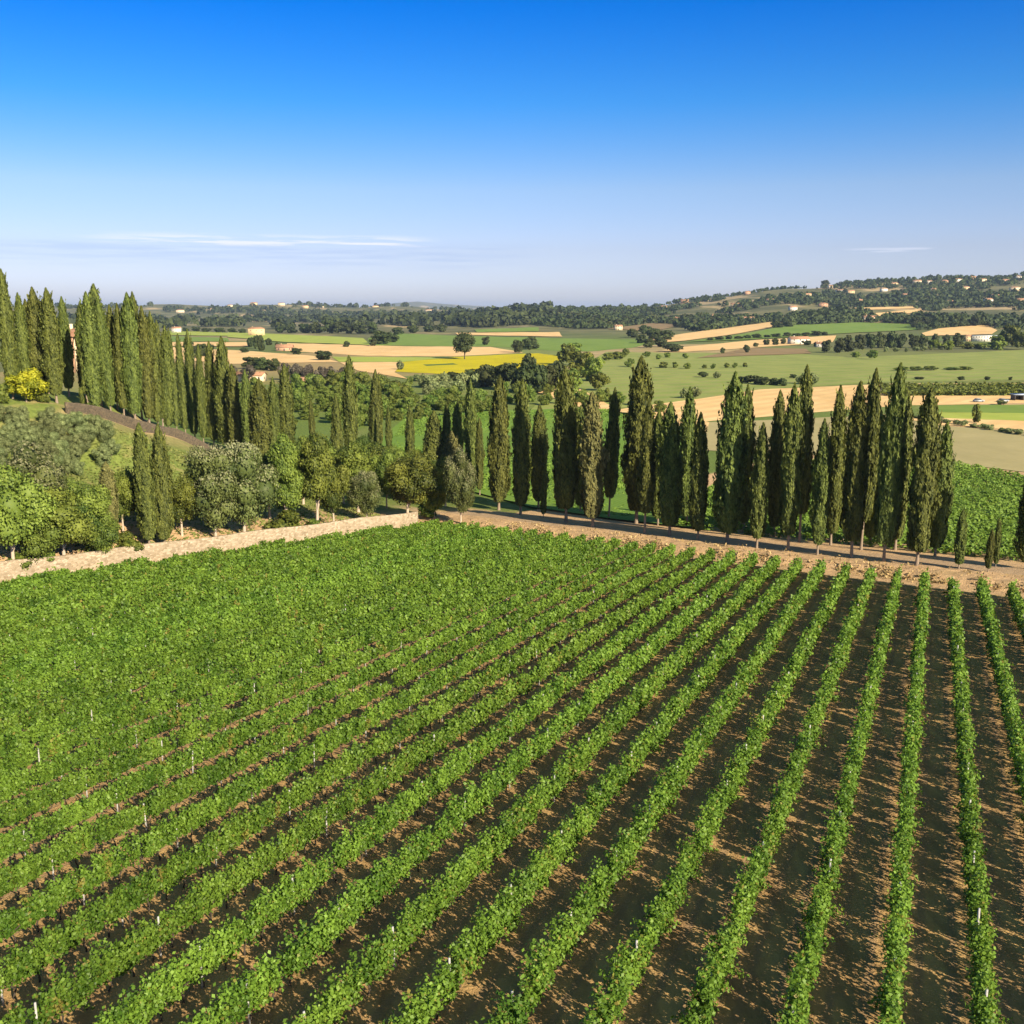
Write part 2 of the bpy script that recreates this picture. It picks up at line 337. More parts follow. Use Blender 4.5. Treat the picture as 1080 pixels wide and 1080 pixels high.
se = n.new('ShaderNodeSeparateColor'); t.links.new(vo.outputs['Color'], se.inputs[0])
cr = n.new('ShaderNodeValToRGB'); t.links.new(se.outputs[0], cr.inputs[0]); cr.color_ramp.interpolation = 'CONSTANT'
stops = [(0, (.10, .15, .035)), (.28, (.17, .20, .06)), (.45, (.38, .27, .13)), (.6, (.12, .13, .05)), (.78, (.46, .34, .18)), (.9, (.20, .25, .07))]
for k, (p, c) in enumerate(stops):
    el = cr.color_ramp.elements[k] if k < 2 else cr.color_ramp.elements.new(p); el.position = p; el.color = (*c, 1)
farc = n.mix(n.rng(big, .35, .65, .0, .5), cr.outputs[0], (.17, .18, .065)); farc = n.mix(n.rng(mid, .3, .7, 0, .35), farc, (.09, .10, .04))
hilc = n.mix(n.rng(n.noise(ob, .012, 6), .40, .60), (.085, .095, .042), (.17, .16, .075)); hilc = n.mix(n.rng(n.noise(n.coord((1, .5, 1)), .005, 4), .56, .62, 0, .75), hilc, (.48, .36, .20))
grasc = n.mix(n.attr('green'), grasc, n.mix(n.rng(fine, .3, .7), (.07, .115, .02), (.16, .22, .05))); c = n.mix(n.attr('far'), grasc, farc); c = n.mix(n.attr('hillp'), c, hilc)
c = n.mix(n.attr('dirt'), c, dirtc); c = n.mix(n.attr('lane'), c, n.mix(.5, dirtc, (.30, .22, .13)))
c = n.mix(n.attr('gravel'), c, n.mix(n.rng(fine, .3, .7), (.34, .235, .14), (.46, .34, .215))); c = n.mix(n.attr('soil'), c, soilc)
n.put(b.inputs['Base Color'], c); b.inputs['Roughness'].default_value = .95; b.inputs['Specular IOR Level'].default_value = .15
n.put(b.inputs['Normal'], n.bump(n.mix(.5, fine, n.noise(ob, 7, 5)), .9, .22))
go = bpy.data.objects.new('ground', me); C.objects.link(go); tag(go, kind='structure')

# ------------------------------------------------------------------ fields on the plain and the lower slopes
def field_mat(name, a, b_, stripe=None, rot=0.0, scale=.3, mid=None):
    m, t, b = mat(name); n = N(t); ob = n.coord(); f = n.noise(ob, .05, 5); g = n.noise(ob, .6, 5)
    c = n.mix(n.rng(f, .3, .7), a, b_); c = n.mix(n.rng(g, .35, .7, 0, .45), c, a); c = n.mix(n.rng(n.noise(n.coord((1, .25, 1), .5), .02, 6, .7), .5, .72, 0, .6), c, tuple(v * .72 for v in a))
    if stripe:
        wv = n.new('ShaderNodeTexWave'); n.put(wv.inputs['Vector'], n.coord((1, 1, 1), rot)); wv.inputs['Scale'].default_value = scale
        wv.inputs['Distortion'].default_value = 1.2; wv.inputs['Detail'].default_value = 3; c = n.mix(n.rng(wv.outputs['Fac'], .35, .8, 0, .45), c, stripe)
    n.put(b.inputs['Base Color'], c); b.inputs['Roughness'].default_value = .95; b.inputs['Specular IOR Level'].default_value = .1; return m
FM = {'tan': field_mat('stubble', (.62, .41, .18), (.80, .575, .30), (.52, .36, .17), .7, .035),
      'lime': field_mat('lime_crop', (.28, .35, .06), (.42, .45, .10), (.20, .28, .045), 1.2, .10),
      'green': field_mat('green_crop', (.14, .23, .04), (.22, .29, .065), (.10, .17, .035), 1.3, .12),
      'meadow': field_mat('meadow', (.17, .235, .055), (.30, .325, .095), (.26, .25, .10), .9, .02),
      'dkgreen': field_mat('dark_crop', (.07, .14, .025), (.11, .175, .04), (.05, .10, .02), .2, .25),
      'pale': field_mat('pale_fallow', (.30, .27, .13), (.40, .345, .18)),
      'yellow': field_mat('sunflower_bloom', (.42, .36, .005), (.58, .50, .008), (.32, .30, .01), .5, .3),
      'vivid': field_mat('vivid_crop', (.12, .22, .03), (.18, .28, .05), (.09, .17, .025), ROWA, .35),
      'brown': field_mat('ploughed', (.22, .16, .08), (.32, .23, .12), (.18, .13, .07), .4, .2)}
FIELDS = [  # name, material, outline in photo pixels (laid on the terrain)
 ('meadow', 'meadow', [(560, 432), (600, 392), (640, 371), (700, 372), (820, 372), (900, 377), (1080, 369), (1190, 366), (1190, 404), (1080, 401), (930, 403), (800, 411), (740, 421), (660, 430)]),
 ('ripe_field', 'tan', [(620, 436), (735, 421), (800, 411), (930, 405), (1190, 403), (1190, 423), (945, 428), (740, 445), (640, 452)]),
 ('maize_strip', 'dkgreen', [(945, 409.5), (1190, 409), (1190, 416.5), (945, 417.5)]),
 ('grass_strip', 'green', [(985, 428), (1190, 425), (1190, 437), (985, 435)]), ('verge', 'lime', [(985, 435), (1190, 437), (1190, 448), (985, 441)]),
 ('dry_verge', 'tan', [(930, 437), (985, 441), (1190, 448), (1190, 462), (985, 448)]),
 ('pale_field', 'pale', [(740, 446), (930, 438), (990, 449), (1190, 465), (1190, 512), (990, 487), (860, 480), (740, 475)]),
 ('sunflower_field', 'yellow', [(417, 392), (426, 380), (480, 376.5), (567, 372.7), (600, 377), (575, 386), (520, 392), (473, 395)]),
 ('painted_shadow_strip', 'dkgreen', [(446, 384.6), (478, 383.2), (484, 384.6), (450, 386.2)]),  # dark crop-coloured sheet standing in for a cast shadow beside the lone tree
 ('ripe_field', 'tan', [(303, 362), (440, 365.5), (517, 366), (552, 372), (480, 376), (387, 375.5), (300, 370)]),
 ('lime_field', 'lime', [(240, 351), (277, 352), (383, 357), (390, 364.5), (303, 361.5), (240, 356)]),
 ('green_field', 'green', [(391, 364.5), (388, 357), (413, 351.5), (483, 354), (587, 357), (670, 358), (690, 362), (667, 367), (620, 371), (587, 370), (517, 365.6)]),
 ('ripe_strip', 'tan', [(480, 351.5), (590, 350.5), (593, 355.5), (483, 353.5)]), ('green_strip', 'green', [(500, 348), (568, 345.5), (568, 350), (503, 351)]),
 ('ripe_field', 'tan', [(180, 366), (255, 370), (330, 375.5), (358, 382), (243, 384), (170, 378)]), ('pale_strip', 'lime', [(350, 376.4), (478, 377.2), (425, 382), (358, 382)]),
 ('ripe_field', 'tan', [(358, 382.4), (425, 382.4), (416, 393), (430, 400), (377, 391)]),
 ('green_strip', 'green', [(178, 355), (240, 357), (242, 361), (178, 361)]), ('lime_strip', 'lime', [(178, 349.5), (262, 352), (262, 355), (178, 354)]), ('ripe_strip', 'tan', [(170, 361.5), (260, 361.5), (262, 366), (170, 365.5)]),
 ('olive_plot', 'vivid', [(430, 440), (520, 434), (640, 430), (735, 455), (745, 560), (640, 548), (560, 536), (500, 520), (380, 480)]),
 ('dirt_track', 'tan', [(556, 404), (590, 398), (650, 432), (748, 446), (745, 457), (640, 440), (560, 412)]),
 ('ripe_slope', 'tan', [(684, 358), (720, 352.5), (812, 340), (836, 340.5), (780, 352), (722, 360), (686, 363)]),
 ('green_slope', 'green', [(782, 353), (832, 343.5), (908, 340.5), (966, 342.5), (970, 348), (882, 352.5), (800, 358), (722, 361.5)]),
 ('ripe_slope', 'tan', [(690, 371), (722, 366), (800, 358.6), (882, 354), (878, 361), (832, 364.5), (722, 371.5)]),
 ('ploughed_slope', 'brown', [(735, 378), (790, 367), (850, 368), (856, 373), (800, 375)]),
 ('ripe_slope', 'tan', [(972, 352), (990, 347), (1040, 343), (1052, 349), (1046, 353), (975, 355)]),
 ('ripe_terrace', 'tan', [(884, 333), (920, 331), (972, 326), (974, 329), (930, 334)]), ('ripe_terrace', 'tan', [(900, 325), (965, 323.5), (966, 325.5), (905, 327.5)]),
 ('ripe_slope', 'brown', [(640, 347), (690, 341), (720, 343), (690, 350)]),
]
def in_poly(px, py, poly):
    px = np.asarray(px, float); inside = np.zeros(px.shape, bool); n_ = len(poly)
    for k in range(n_):
        x0, y0 = poly[k]; x1, y1 = poly[(k + 1) % n_]
        cnd = (y0 > py) != (y1 > py); inside ^= cnd & (px < (x1 - x0) * (py - y0) / ((y1 - y0) + 1e-12) + x0)
    return inside
import bmesh
frng = random.Random(5)
for k, (nm, mk, poly) in enumerate(FIELDS):
    pts = []
    for q in range(len(poly)):
        a, b2 = poly[q], poly[(q + 1) % len(poly)]; ns = max(2, int(abs(a[0] - b2[0]) / 14) + 1)
        for s_ in range(ns):
            f = s_ / ns; jt = .25 if s_ else 0; pts.append((a[0] + (b2[0] - a[0]) * f + frng.uniform(-1, 1) * jt * 2, a[1] + (b2[1] - a[1]) * f + frng.uniform(-1, 1) * jt))
    bm = bmesh.new(); vs = [bm.verts.new(ground(*p)) for p in pts]; bm.faces.new(vs)
    bmesh.ops.triangulate(bm, faces=bm.faces[:])
    if max(v.co.y for v in bm.verts) > 1100:
        for _ in range(3): bmesh.ops.subdivide_edges(bm, edges=[e_ for e_ in bm.edges if e_.calc_length() > 40], cuts=1, use_grid_fill=True)
        bmesh.ops.triangulate(bm, faces=bm.faces[:])
    far_f = min(v.co.y for v in bm.verts) > 1000
    for v in bm.verts: v.co.z = float(gz(v.co.x, v.co.y)) + (.6 if far_f else .05) + .012 * k
    bmesh.ops.recalc_face_normals(bm, faces=bm.faces[:])
    if bm.faces[:][0].normal.z < 0: bmesh.ops.reverse_faces(bm, faces=bm.faces[:])
    me = bpy.data.meshes.new(nm); bm.to_mesh(me); bm.free(); me.materials.append(FM[mk])
    o = bpy.data.objects.new(nm, me); C.objects.link(o); tag(o, kind='structure')

# ------------------------------------------------------------------ stone walls
def wall(name, pts, h, th, material, label, cap=.08, seed=0):
    rg = np.random.default_rng(seed); pts = np.asarray(pts, float)
    seg = np.r_[0, np.cumsum(np.linalg.norm(np.diff(pts[:, :2], axis=0), axis=1))]; L = seg[-1]; n_ = int(L / .7) + 2
    s_ = np.linspace(0, L, n_); xs = np.interp(s_, seg, pts[:, 0]); ys = np.interp(s_, seg, pts[:, 1]); zs = np.interp(s_, seg, pts[:, 2])
    tx, ty = np.gradient(xs), np.gradient(ys); q = np.hypot(tx, ty); nx, ny = -ty / q, tx / q
    hh = h + .08 * np.sin(s_ * .37) + rg.normal(0, .02, n_); prof = [(-.5, -.6), (-.5, .45), (-.47, .97), (-.3, 1.03), (.3, 1.03), (.47, .97), (.5, -.6)]
    V = []
    for i_ in range(n_):
        for o_, z_ in prof:
            w_ = th * (1 + rg.normal(0, .012)); V.append((xs[i_] + nx[i_] * o_ * w_, ys[i_] + ny[i_] * o_ * w_, zs[i_] + (hh[i_] * z_ if z_ > 0 else z_)))
    k = len(prof); Fq = [(i_ * k + j_, (i_ + 1) * k + j_, (i_ + 1) * k + j_ + 1, i_ * k + j_ + 1) for i_ in range(n_ - 1) for j_ in range(k - 1)]
    Fq += [(0, 1, 5, 6), (1, 2, 4, 5), (2, 3, 3, 4)][:2] + [tuple((n_ - 1) * k + q_ for q_ in f[::-1]) for f in ((0, 1, 5, 6), (1, 2, 4, 5))]
    me = npmesh(name, V, Fq, material); o = bpy.data.objects.new(name, me); C.objects.link(o); tag(o, label, 'wall'); return o
wp = [np.r_[WA + (WB - WA) * t_, 0] for t_ in (-.35, -.1, .1, .3, .5, .7, .85, 1.0)]
for p in wp: p[2] = plane_z(p[0], p[1])
wall('boundary_wall', wp, 2.5, .5, M_stone, 'long sunlit beige stone wall bordering the left side of the vineyard', seed=1)
ln = [at(70, 434, 150), at(108, 444, 160), at(150, 456, 172), at(186, 468, 184), at(222, 479, 196), at(250, 487, 204)]
for p in ln: p[2] = gz(p[0], p[1])
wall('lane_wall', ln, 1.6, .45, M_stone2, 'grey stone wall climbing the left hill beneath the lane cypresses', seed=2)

# ------------------------------------------------------------------ vine rows
SPACING = 2.6
p0 = on_plane(975.8, 603, 1.35); q0 = p0[0] * ca - p0[1] * sa
rngv = np.random.default_rng(11)
def post_mesh():
    v, f = box(-.03, .03, -.03, .03, -.2, 1.5); return npmesh('post', v, f, M_post)
PM = post_mesh()
trunks = []
for s_ in range(4):
    r_ = random.Random(s_); pts = [(r_.uniform(-.03, .03) * i_, r_.uniform(-.05, .05) * i_, .22 * i_ - .1) for i_ in range(5)]
    v, f = tube(pts, [.045, .036, .032, .03, .028], 6); trunks.append(npmesh('trunk', v, f, M_barkd))
def row_range(q):
    s_ = np.arange(0, 260, .25); x = q * ca + s_ * sa; y = -q * sa + s_ * ca
    px, py, zc = project(np.stack([x, y, plane_z(x, y) + 1.2], -1))
    ok = (y > 10) & (px > -110) & (px < 1220) & (py < 1170) & (sE(x, y) < 0) & (sL(x, y) < -3.4)
    return (s_[ok].min(), s_[ok].max()) if ok.sum() > 20 else None
rows = []
for k in range(7, -48, -1):
    rg = row_range(q0 + k * SPACING)
    if rg: rows.append((k, q0 + k * SPACING, *rg))
def add_row(idx, k, q, s0, s1, label):
    x1, y1 = q * ca + s0 * sa, -q * sa + s0 * ca
    root = empty('vine_row', (x1, y1, float(plane_z(x1, y1))), label, 'vine row', 'grapevine rows of the near vineyard')
    org = np.array(root.location)
    def W(s_, off, h): x = (q + off) * ca + s_ * sa; y = -(q + off) * sa + s_ * ca; return np.stack([x, y, plane_z(x, y) + h], -1)
    L = Leaves(); L1 = s1 - s0
    ph = rngv.uniform(0, 9, 6)
    nv = int(L1) + 3;  lf = float(np.interp(k, [-12, -6], [1, 0])); vig = np.clip(rngv.normal(1.0, .17 - .02 * lf, nv), .5, 1.3); vig[rngv.random(nv) < .025] = .25
    vtone = rngv.normal(0, .17, nv)
    def vg(s_): return np.interp(s_ - s0, np.arange(nv) * 1.0, vig) * (1 - .13 * (1 + np.cos(2 * math.pi * (s_ - s0))) * .5)
    wgain = np.interp(k, [-30, -8, -3, 2], [.40, .50, .76, .58])
    def width(s_): return wgain * (.72 + .3 * vg(s_)) * (.40 + .10 * np.sin(s_ * 1.1 + ph[0]) + .09 * np.sin(s_ * 2.9 + ph[1]) + .08 * np.sin(s_ * 6.1 + ph[2]) )
    hrow = rngv.normal(0, .06)
    def top(s_): return 1.27 + np.interp(k, [-16, -7], [-.10, 0]) + .42 * vg(s_) + hrow + (1 - .5 * lf) * (.10 * np.sin(s_ * .9 + ph[3]) + .12 * np.sin(s_ * 3.7 + ph[4]) + .12 * np.sin(s_ * 7.3 + ph[5]))
    s_all = []
    edges = np.arange(s0, s1, 4.0)
    for a in edges:
        bseg = min(a + 4.0, s1); mid_ = W(np.array([(a + bseg) / 2]), 0, 1.2)[0]; zc = project(mid_)[2]
        size = float(np.clip(zc / 400.0, .105, .23)); ln_ = bseg - a
        # shoots rise from the wire and lean out of the row; leaves sit along them
        ns = max(3, int(ln_ * np.interp(k, [-20, -8, 0], [19, 15, 12]))); s1_ = rngv.uniform(a, bseg, ns); v1 = vg(s1_); keep = rngv.random(ns) < np.clip(v1 * 1.3, .1, 1); s1_, v1 = s1_[keep], v1[keep]; ns = len(s1_)
        o0 = rngv.normal(0, .07, ns); o1 = o0 + rngv.normal(0, .24, ns) * wgain; ds = rngv.normal(0, .16, ns)
        h0 = rngv.uniform(.34 + .20 * lf, .58 + .14 * lf, ns); h1 = top(s1_) * rngv.uniform(.78 + .14 * lf, 1.10 - .05 * lf, ns) + (rngv.random(ns) < .05) * rngv.uniform(.1, .45, ns)
        drop = rngv.random(ns) < .22 - .17 * lf; o1 = np.where(drop, o1 * 1.7, o1); h1 = np.where(drop, rngv.uniform(.45, .9, ns), h1); h0 = np.where(drop, rngv.uniform(.8, 1.0, ns), h0)
        m_ = int(np.clip(.82 / size ** 2 * (1.0 if zc < 70 else 1.25), 14, 75)); K = np.repeat(np.arange(ns), m_); t = rngv.random(len(K)); rd = (.06 + size * .45) * (1 - .3 * lf)
        ss_ = s1_[K] + ds[K] * t + rngv.normal(0, rd, len(K)); off = o0[K] + (o1 - o0)[K] * t ** (1.3 + .5 * lf) + rngv.normal(0, 1, len(K)) * rd * .95 * (1 - .55 * lf * (1 - t)); h = h0[K] + (h1 - h0)[K] * t + rngv.normal(0, rd * (.8 - .3 * lf), len(K))
        P = W(ss_, off, np.maximum(h, .3 + .26 * lf + rngv.uniform(0, .1, len(h)) * lf)); nr_ = rngv.normal(0, .75, (len(K), 3)) + np.array([0, 0, .75]) + (np.sign(off) * np.minimum(np.abs(off) * 2.2, .8))[:, None] * np.array([ca, -sa, 0])
        tone = np.clip(.46 + np.interp(ss_ - s0, np.arange(nv), vtone) + rngv.normal(0, .12, ns)[K] + .25 * (t - .5) + rngv.normal(0, .16, len(K)), 0, 1); tipv = (rngv.random(len(K)) < .03 * (1 - .8 * lf)) * rngv.uniform(.4, 1, len(K)) + (rngv.random(ns) < .012)[K] * .7
        L.add(P, nr_, size * rngv.uniform(.7, 1.35, len(K)), rngv, 1.15, None, tone, np.clip(tipv, 0, 1))
    for V_ in L.V: V_ -= org
    part('foliage', L.mesh('foliage', M_vine), root)
    far = []
    s_ = s0 + rngv.uniform(.2, 1.0)
    while s_ < s1:
        p = W(np.array([s_]), rngv.normal(0, .03), 0)[0]; zc = project(p)[2]; tm = trunks[rngv.integers(4)]
        if zc < 62:
            o = part('trunk', tm, root, p - org); o.rotation_euler = (0, 0, rngv.uniform(0, 6))
        else: far.append(p - org)
        s_ += 1.0 + rngv.normal(0, .06)
    if far:
        v0 = np.array([vv.co[:] for vv in trunks[0].vertices]); f0 = np.array([list(pp.vertices) for pp in trunks[0].polygons])
        V, Fq = merge([(v0 + p, f0) for p in far]); o = part('trunks', npmesh('trunks', V, Fq, M_barkd), root); o['kind'] = 'stuff'
    s_ = s1 - .15; cnt = 0
    while s_ > s0:
        p = W(np.array([s_]), 0.0, 0)[0]; o = part('post', PM, root, p - org); o.rotation_euler = (rngv.normal(0, .02), rngv.normal(0, .02), ROWA); o.scale = (1, 1, rngv.uniform(.96, 1.1) * (1 - .12 * lf)); s_ -= 5.2
vis = [r_ for r_ in rows]
idx = 0; endrows = [r_ for r_ in vis if -r_[0] <= 22]
nE = 0; nW = 0
for k, q, s0, s1 in vis:
    xe, ye = q * ca + s1 * sa, -q * sa + s1 * ca
    pxe = project(np.array([xe, ye, plane_z(xe, ye) + 1.2]))[0]
    if pxe > 1090: lab = 'green vine row cropped by the right edge of the photo before reaching the bank'
    elif sL(xe, ye) < -3.0:
        nE += 1; sz_ = 'slim' if k > -3 else 'leafy'
        lab = f'{sz_} green vine row over bare soil, {ordw(nE - 1)} from the right along the bank'
    else:
        nW += 1; lab = f'dense green vine row ending at the beige wall, {ordw(nW - 1)} from the wall corner'
    add_row(idx, k, q, s0, s1, lab); idx += 1
print('ROWS', len(vis), nE, nW)

# ------------------------------------------------------------------ trees
def cypress_meshes(seed, R_=1.55, lead=1, n_=12500, clear=1.5, H=20.0):
    rg = np.random.default_rng(seed); L = Leaves(); Hc = H - clear
    prof = ([0, .03, .1, .25, .42, .6, .76, .88, .95, 1], [.46, .66, .85, .97, 1, .93, .76, .53, .32, .05]); bz = rg.random(16) * Hc * .9; ba = rg.uniform(0, 6.28, 16); bs = rg.uniform(.08, .26, 16)
    leaders = [(0, 0, 1.0, 1.0)] + [(rg.uniform(.4, .8) * math.cos(a), rg.uniform(.4, .8) * math.sin(a), rg.uniform(.78, .95), rg.uniform(.6, .8)) for a in rg.uniform(0, 6.3, lead - 1)]
    ph = rg.uniform(0, 6.28, 12)
    def rad(t, th, sc):
        r = np.interp(t, *prof) * R_ * sc; z = t * Hc
        bul = sum(bs[q] * np.exp(-((z - bz[q]) / 1.1) ** 2 - (1 - np.cos(th - ba[q])) * 3.0) for q in range(16))
        return r * (.93 + bul + .10 * np.sin(3 * th + ph[0] + .35 * z) + .10 * np.sin(5 * th + ph[1] - .5 * z) + .09 * np.sin(2 * th + 1.1 * z + ph[2]) + .07 * np.sin(8 * th + .9 * z + ph[3]) + .05 * np.sin(1.9 * z + ph[4]))
    for lx, ly, lh, sc in leaders:
        n1 = int(n_ * sc * lh); t = 1 - np.sqrt(rg.random(n1) * .98 + .0) ** 1.15; t = np.clip(np.where(rg.random(n1) < .25, rg.random(n1), t), 0, 1)
        th = rg.uniform(0, 2 * math.pi, n1); r = rad(t, th, sc) * (1 + .11 * np.sin(7 * th + 2.3 * t * Hc + ph[7]) * np.sin(2.9 * t * Hc - 3 * th + ph[8])) * np.clip(rg.normal(.97, .08, n1), .6, 1.2)
        z = clear + t * Hc * lh; f = 1 - np.clip(t, 0, 1) * .5
        P = np.stack([lx * f + r * np.cos(th), ly * f + r * np.sin(th), z], -1); out = np.stack([np.cos(th), np.sin(th), .15 + 0 * th], -1)
        nrm = out + rg.normal(0, .38, (n1, 3)); axis = np.array([0, 0, 1.]) + out * .35 + rg.normal(0, .25, (n1, 3))
        lump = .5 + .28 * np.sin(4 * th + .8 * z + ph[5]) * np.sin(.9 * z + ph[6]); L.add(P, nrm, rg.uniform(.17, .36, n1), rg, 1.9, axis, np.clip(lump + rg.normal(0, .2, n1), 0, 1))
        tt = np.linspace(0, .985, 16); aa = np.linspace(0, 2 * math.pi, 12, endpoint=False); T, A = np.meshgrid(tt, aa, indexing='ij'); rc = rad(T, A, sc) * .86
        fT = 1 - T * .5; L.grid(np.stack([lx * fT + rc * np.cos(A), ly * fT + rc * np.sin(A), clear + T * Hc * lh], -1), .4)
    n2 = 170; th = rg.uniform(0, 6.28, n2); t = rg.uniform(.03, .9, n2)      # loose sprays sticking out
    for q_ in range(n2):
        m_ = 5; r = rad(np.array([t[q_]]), np.array([th[q_]]), 1)[0]; st = np.linspace(0, 1, m_); rr_ = r + st * .35
        P = np.stack([rr_ * math.cos(th[q_]), rr_ * math.sin(th[q_]), clear + t[q_] * Hc + st * rg.uniform(.5, 1.5)], -1)
        L.add(P, rg.normal(0, 1, (m_, 3)) + np.array([math.cos(th[q_]), math.sin(th[q_]), 0]), .35, rg, 1.7, np.tile([0, 0, 1.], (m_, 1)) + rg.normal(0, .3, (m_, 3)))
    cm = L.mesh('crown', M_cyp)
    v, f = tube([(0, 0, -.4), (0, 0, .3), (.03, .02, clear * .6), (0, 0, clear + 1.5), (0, 0, clear + 6)], [.42, .30, .24, .22, .12], 9)
    return cm, npmesh('trunk', v, f, M_bark, smooth=True)
CY = [cypress_meshes(100 + s_, R_=r_, lead=ld, clear=c_) for s_, (r_, ld, c_) in enumerate([(1.55, 1, 1.5), (1.7, 2, 1.7), (1.45, 3, 1.8), (1.75, 1, 1.4), (1.5, 2, 2.1), (1.6, 1, 1.7), (1.5, 1, 3.4), (1.75, 3, 2.0)])]
_cb = CY[0][0].copy(); _cb.materials.clear(); _cb.materials.append(M_cypb)
def place_tree(name, meshes, P, h, w, label, group, H0, W0, rz=0.0, cat='tree', lean=None):
    root = empty(name, P, label, cat, group, rz); root.scale = (w / W0, w / W0, h / H0)
    if lean: root.rotation_euler = (lean[0], lean[1], rz)
    for nm_, me in zip(('crown', 'trunk', 'branch'), meshes): part(nm_, me, root)
    return root
rt = random.Random(3)
def pick(px, py, top, zc=None):
    P = ground(px, py) if zc is None else at(px, py, zc)
    if zc is not None: P[2] = float(gz(P[0], P[1]))
    d = project(P)[2]; 
    # height so that the top reaches the pixel row
    lo, hi = .5, 60
    for _ in range(30):
        m_ = (lo + hi) / 2
        if project(P + np.array([0, 0, m_]))[1] > top: lo = m_
        else: hi = m_
    return P, (lo + hi) / 2, d
# base px, base py, top row, apparent width px, mesh variant, note
PATH = [(498, 518, 400, 17, 0, ''), (612, 541, 428, 17, 0, ''), (694, 554, 432, 17, 3, ''), (918, 576, 428, 18, 3, ''), (526, 538, 396, 21, 3, ''), (549, 543, 400, 22, 0, ''), (568, 537, 427, 18, 5, ''), (573, 546, 498, 7, 5, 'small'), (597, 551, 387, 27, 7, ''), (625, 556, 414, 26, 3, 'pale'),
 (642, 547, 409, 17, 6, 'bare'), (671, 552, 376, 27, 1, ''), (680, 563, 425, 18, 6, 'bare'), (706, 565, 425, 25, 1, ''), (724, 556, 409, 21, 2, ''), (736, 570, 435, 18, 5, ''),
 (767, 573, 393, 29, 3, ''), (784, 562, 405, 20, 0, ''), (798, 578, 446, 21, 5, ''), (816, 566, 412, 20, 0, ''), (831, 581, 405, 23, 4, ''), (843, 572, 386, 19, 6, 'bare'),
 (862, 585, 442, 19, 5, ''), (876, 575, 407, 24, 2, ''), (889, 570, 407, 18, 0, ''), (898, 588, 403, 23, 4, ''), (908, 580, 389, 20, 6, 'bare'), (932, 592, 384, 28, 7, ''), (944, 580, 410, 22, 0, ''),
 (967, 596, 410, 31, 1, ''), (986, 587, 445, 20, 3, ''), (1011, 600, 537, 13, 2, 'small'), (1042, 603, 558, 8, 5, 'small'), (1050, 598, 546, 7, 0, 'small'), (1082, 600, 480, 24, 3, '')]
LANE = [(-14, 424, 300, 20, 0, ''), (14, 421, 284, 18, 0, ''), (28, 419, 309, 16, 5, ''), (34, 414, 316, 15, 3, ''), (51, 415, 318, 14, 0, ''), (92, 424, 318, 15, 5, ''), (124, 432, 322, 14, 0, ''), (137, 438, 324, 13, 3, ''), (172, 450, 338, 14, 5, ''), (196, 460, 352, 11, 0, ''), (250, 480, 384, 14, 0, ''), (290, 486, 398, 14, 5, ''), (43, 420, 303, 18, 3, ''), (60, 425, 304, 20, 0, ''), (73, 418, 313, 15, 5, ''), (101, 437, 308, 19, 0, ''), (107, 428, 300, 24, 7, ''),
 (117, 436, 313, 15, 3, ''), (131, 440, 320, 13, 5, ''), (143, 447, 309, 18, 1, ''), (150, 442, 308, 14, 5, ''), (158, 450, 323, 16, 0, ''), (167, 452, 329, 15, 3, ''), (178, 457, 344, 15, 0, ''), (187, 458, 346, 9, 5, ''), (206, 466, 348, 12, 0, ''),
 (215, 470, 363, 11, 5, ''), (226, 472, 360, 14, 0, ''), (239, 476, 355, 20, 3, ''), (264, 486, 390, 14, 5, ''), (277, 490, 400, 20, 3, ''), (304, 484, 384, 19, 0, '')]
MIX = [(158, 578, 446, 22, 0, 'twin'), (174, 577, 447, 21, 3, 'twin'), (117, 576, 487, 20, 3, 'brown'), (371, 492, 375, 15, 0, ''), (397, 480, 390, 13, 3, ''), (358, 512, 416, 13, 5, ''), (331, 492, 420, 7, 0, 'small'), (395, 496, 428, 7, 5, 'small'),
 (411, 500, 428, 8, 0, 'small'), (433, 498, 428, 10, 5, ''), (457, 512, 433, 19, 3, ''), (472, 512, 425, 12, 5, ''), (483, 514, 422, 13, 0, ''), (506, 522, 440, 9, 0, 'small'), (477, 527, 455, 18, 3, 'pale')]
PATH.sort(key=lambda a: a[0]); LANE.sort(key=lambda a: a[0]); MIX.sort(key=lambda a: a[0])
for nm_, lst, grp in (('path', PATH, 'cypresses lining the dirt path'), ('lane', LANE, 'cypresses beside the walled hill lane'), ('mix', MIX, 'cypresses among the trees behind the beige wall')):
    vis_i = -1
    for i_, (bx, by, ty, wpx, va, note) in enumerate(lst):
        P, h, d = pick(bx, by, ty); wm = wpx * d / F * rt.uniform(.88, 1.12)
        if bx > 0: vis_i += 1
        sz_ = 'tall' if h > 18 else ('short' if h < 11 else 'medium')
        if note == 'small': sz_ = 'young small'
        if note == 'bare': sz_ += ' bare-stemmed'
        o_ = ordw(max(vis_i, 0)); last = i_ == len(lst) - 1
        if nm_ == 'path': lab = f'{sz_} cypress by the dirt path, {o_} from the left in the path line'
        elif nm_ == 'lane': lab = f'{sz_} cypress on the left hill lane, {o_} from the left above the stone wall' if bx > 0 else 'cypress cropped by the left edge on the hill lawn'
        else: lab = f'{sz_} cypress among mixed trees behind the beige wall, {o_} from the left'
        if note == 'twin': lab = f"{'left' if bx < 165 else 'right'} one of the two slender pale-trunked cypresses just behind the beige wall"
        if note == 'brown': lab = 'brownish thin cypress left of the twin cypresses behind the beige wall'
        ms = CY[va] if note not in ('brown', 'pale') else (_cb, CY[0][1])
        place_tree('cypress_tree', ms, P, h, wm, lab, grp, 20.0, 4.0 if va not in (2, 7) else 4.35, rt.uniform(0, 6.28), lean=(rt.gauss(0, .013), rt.gauss(0, .013)))

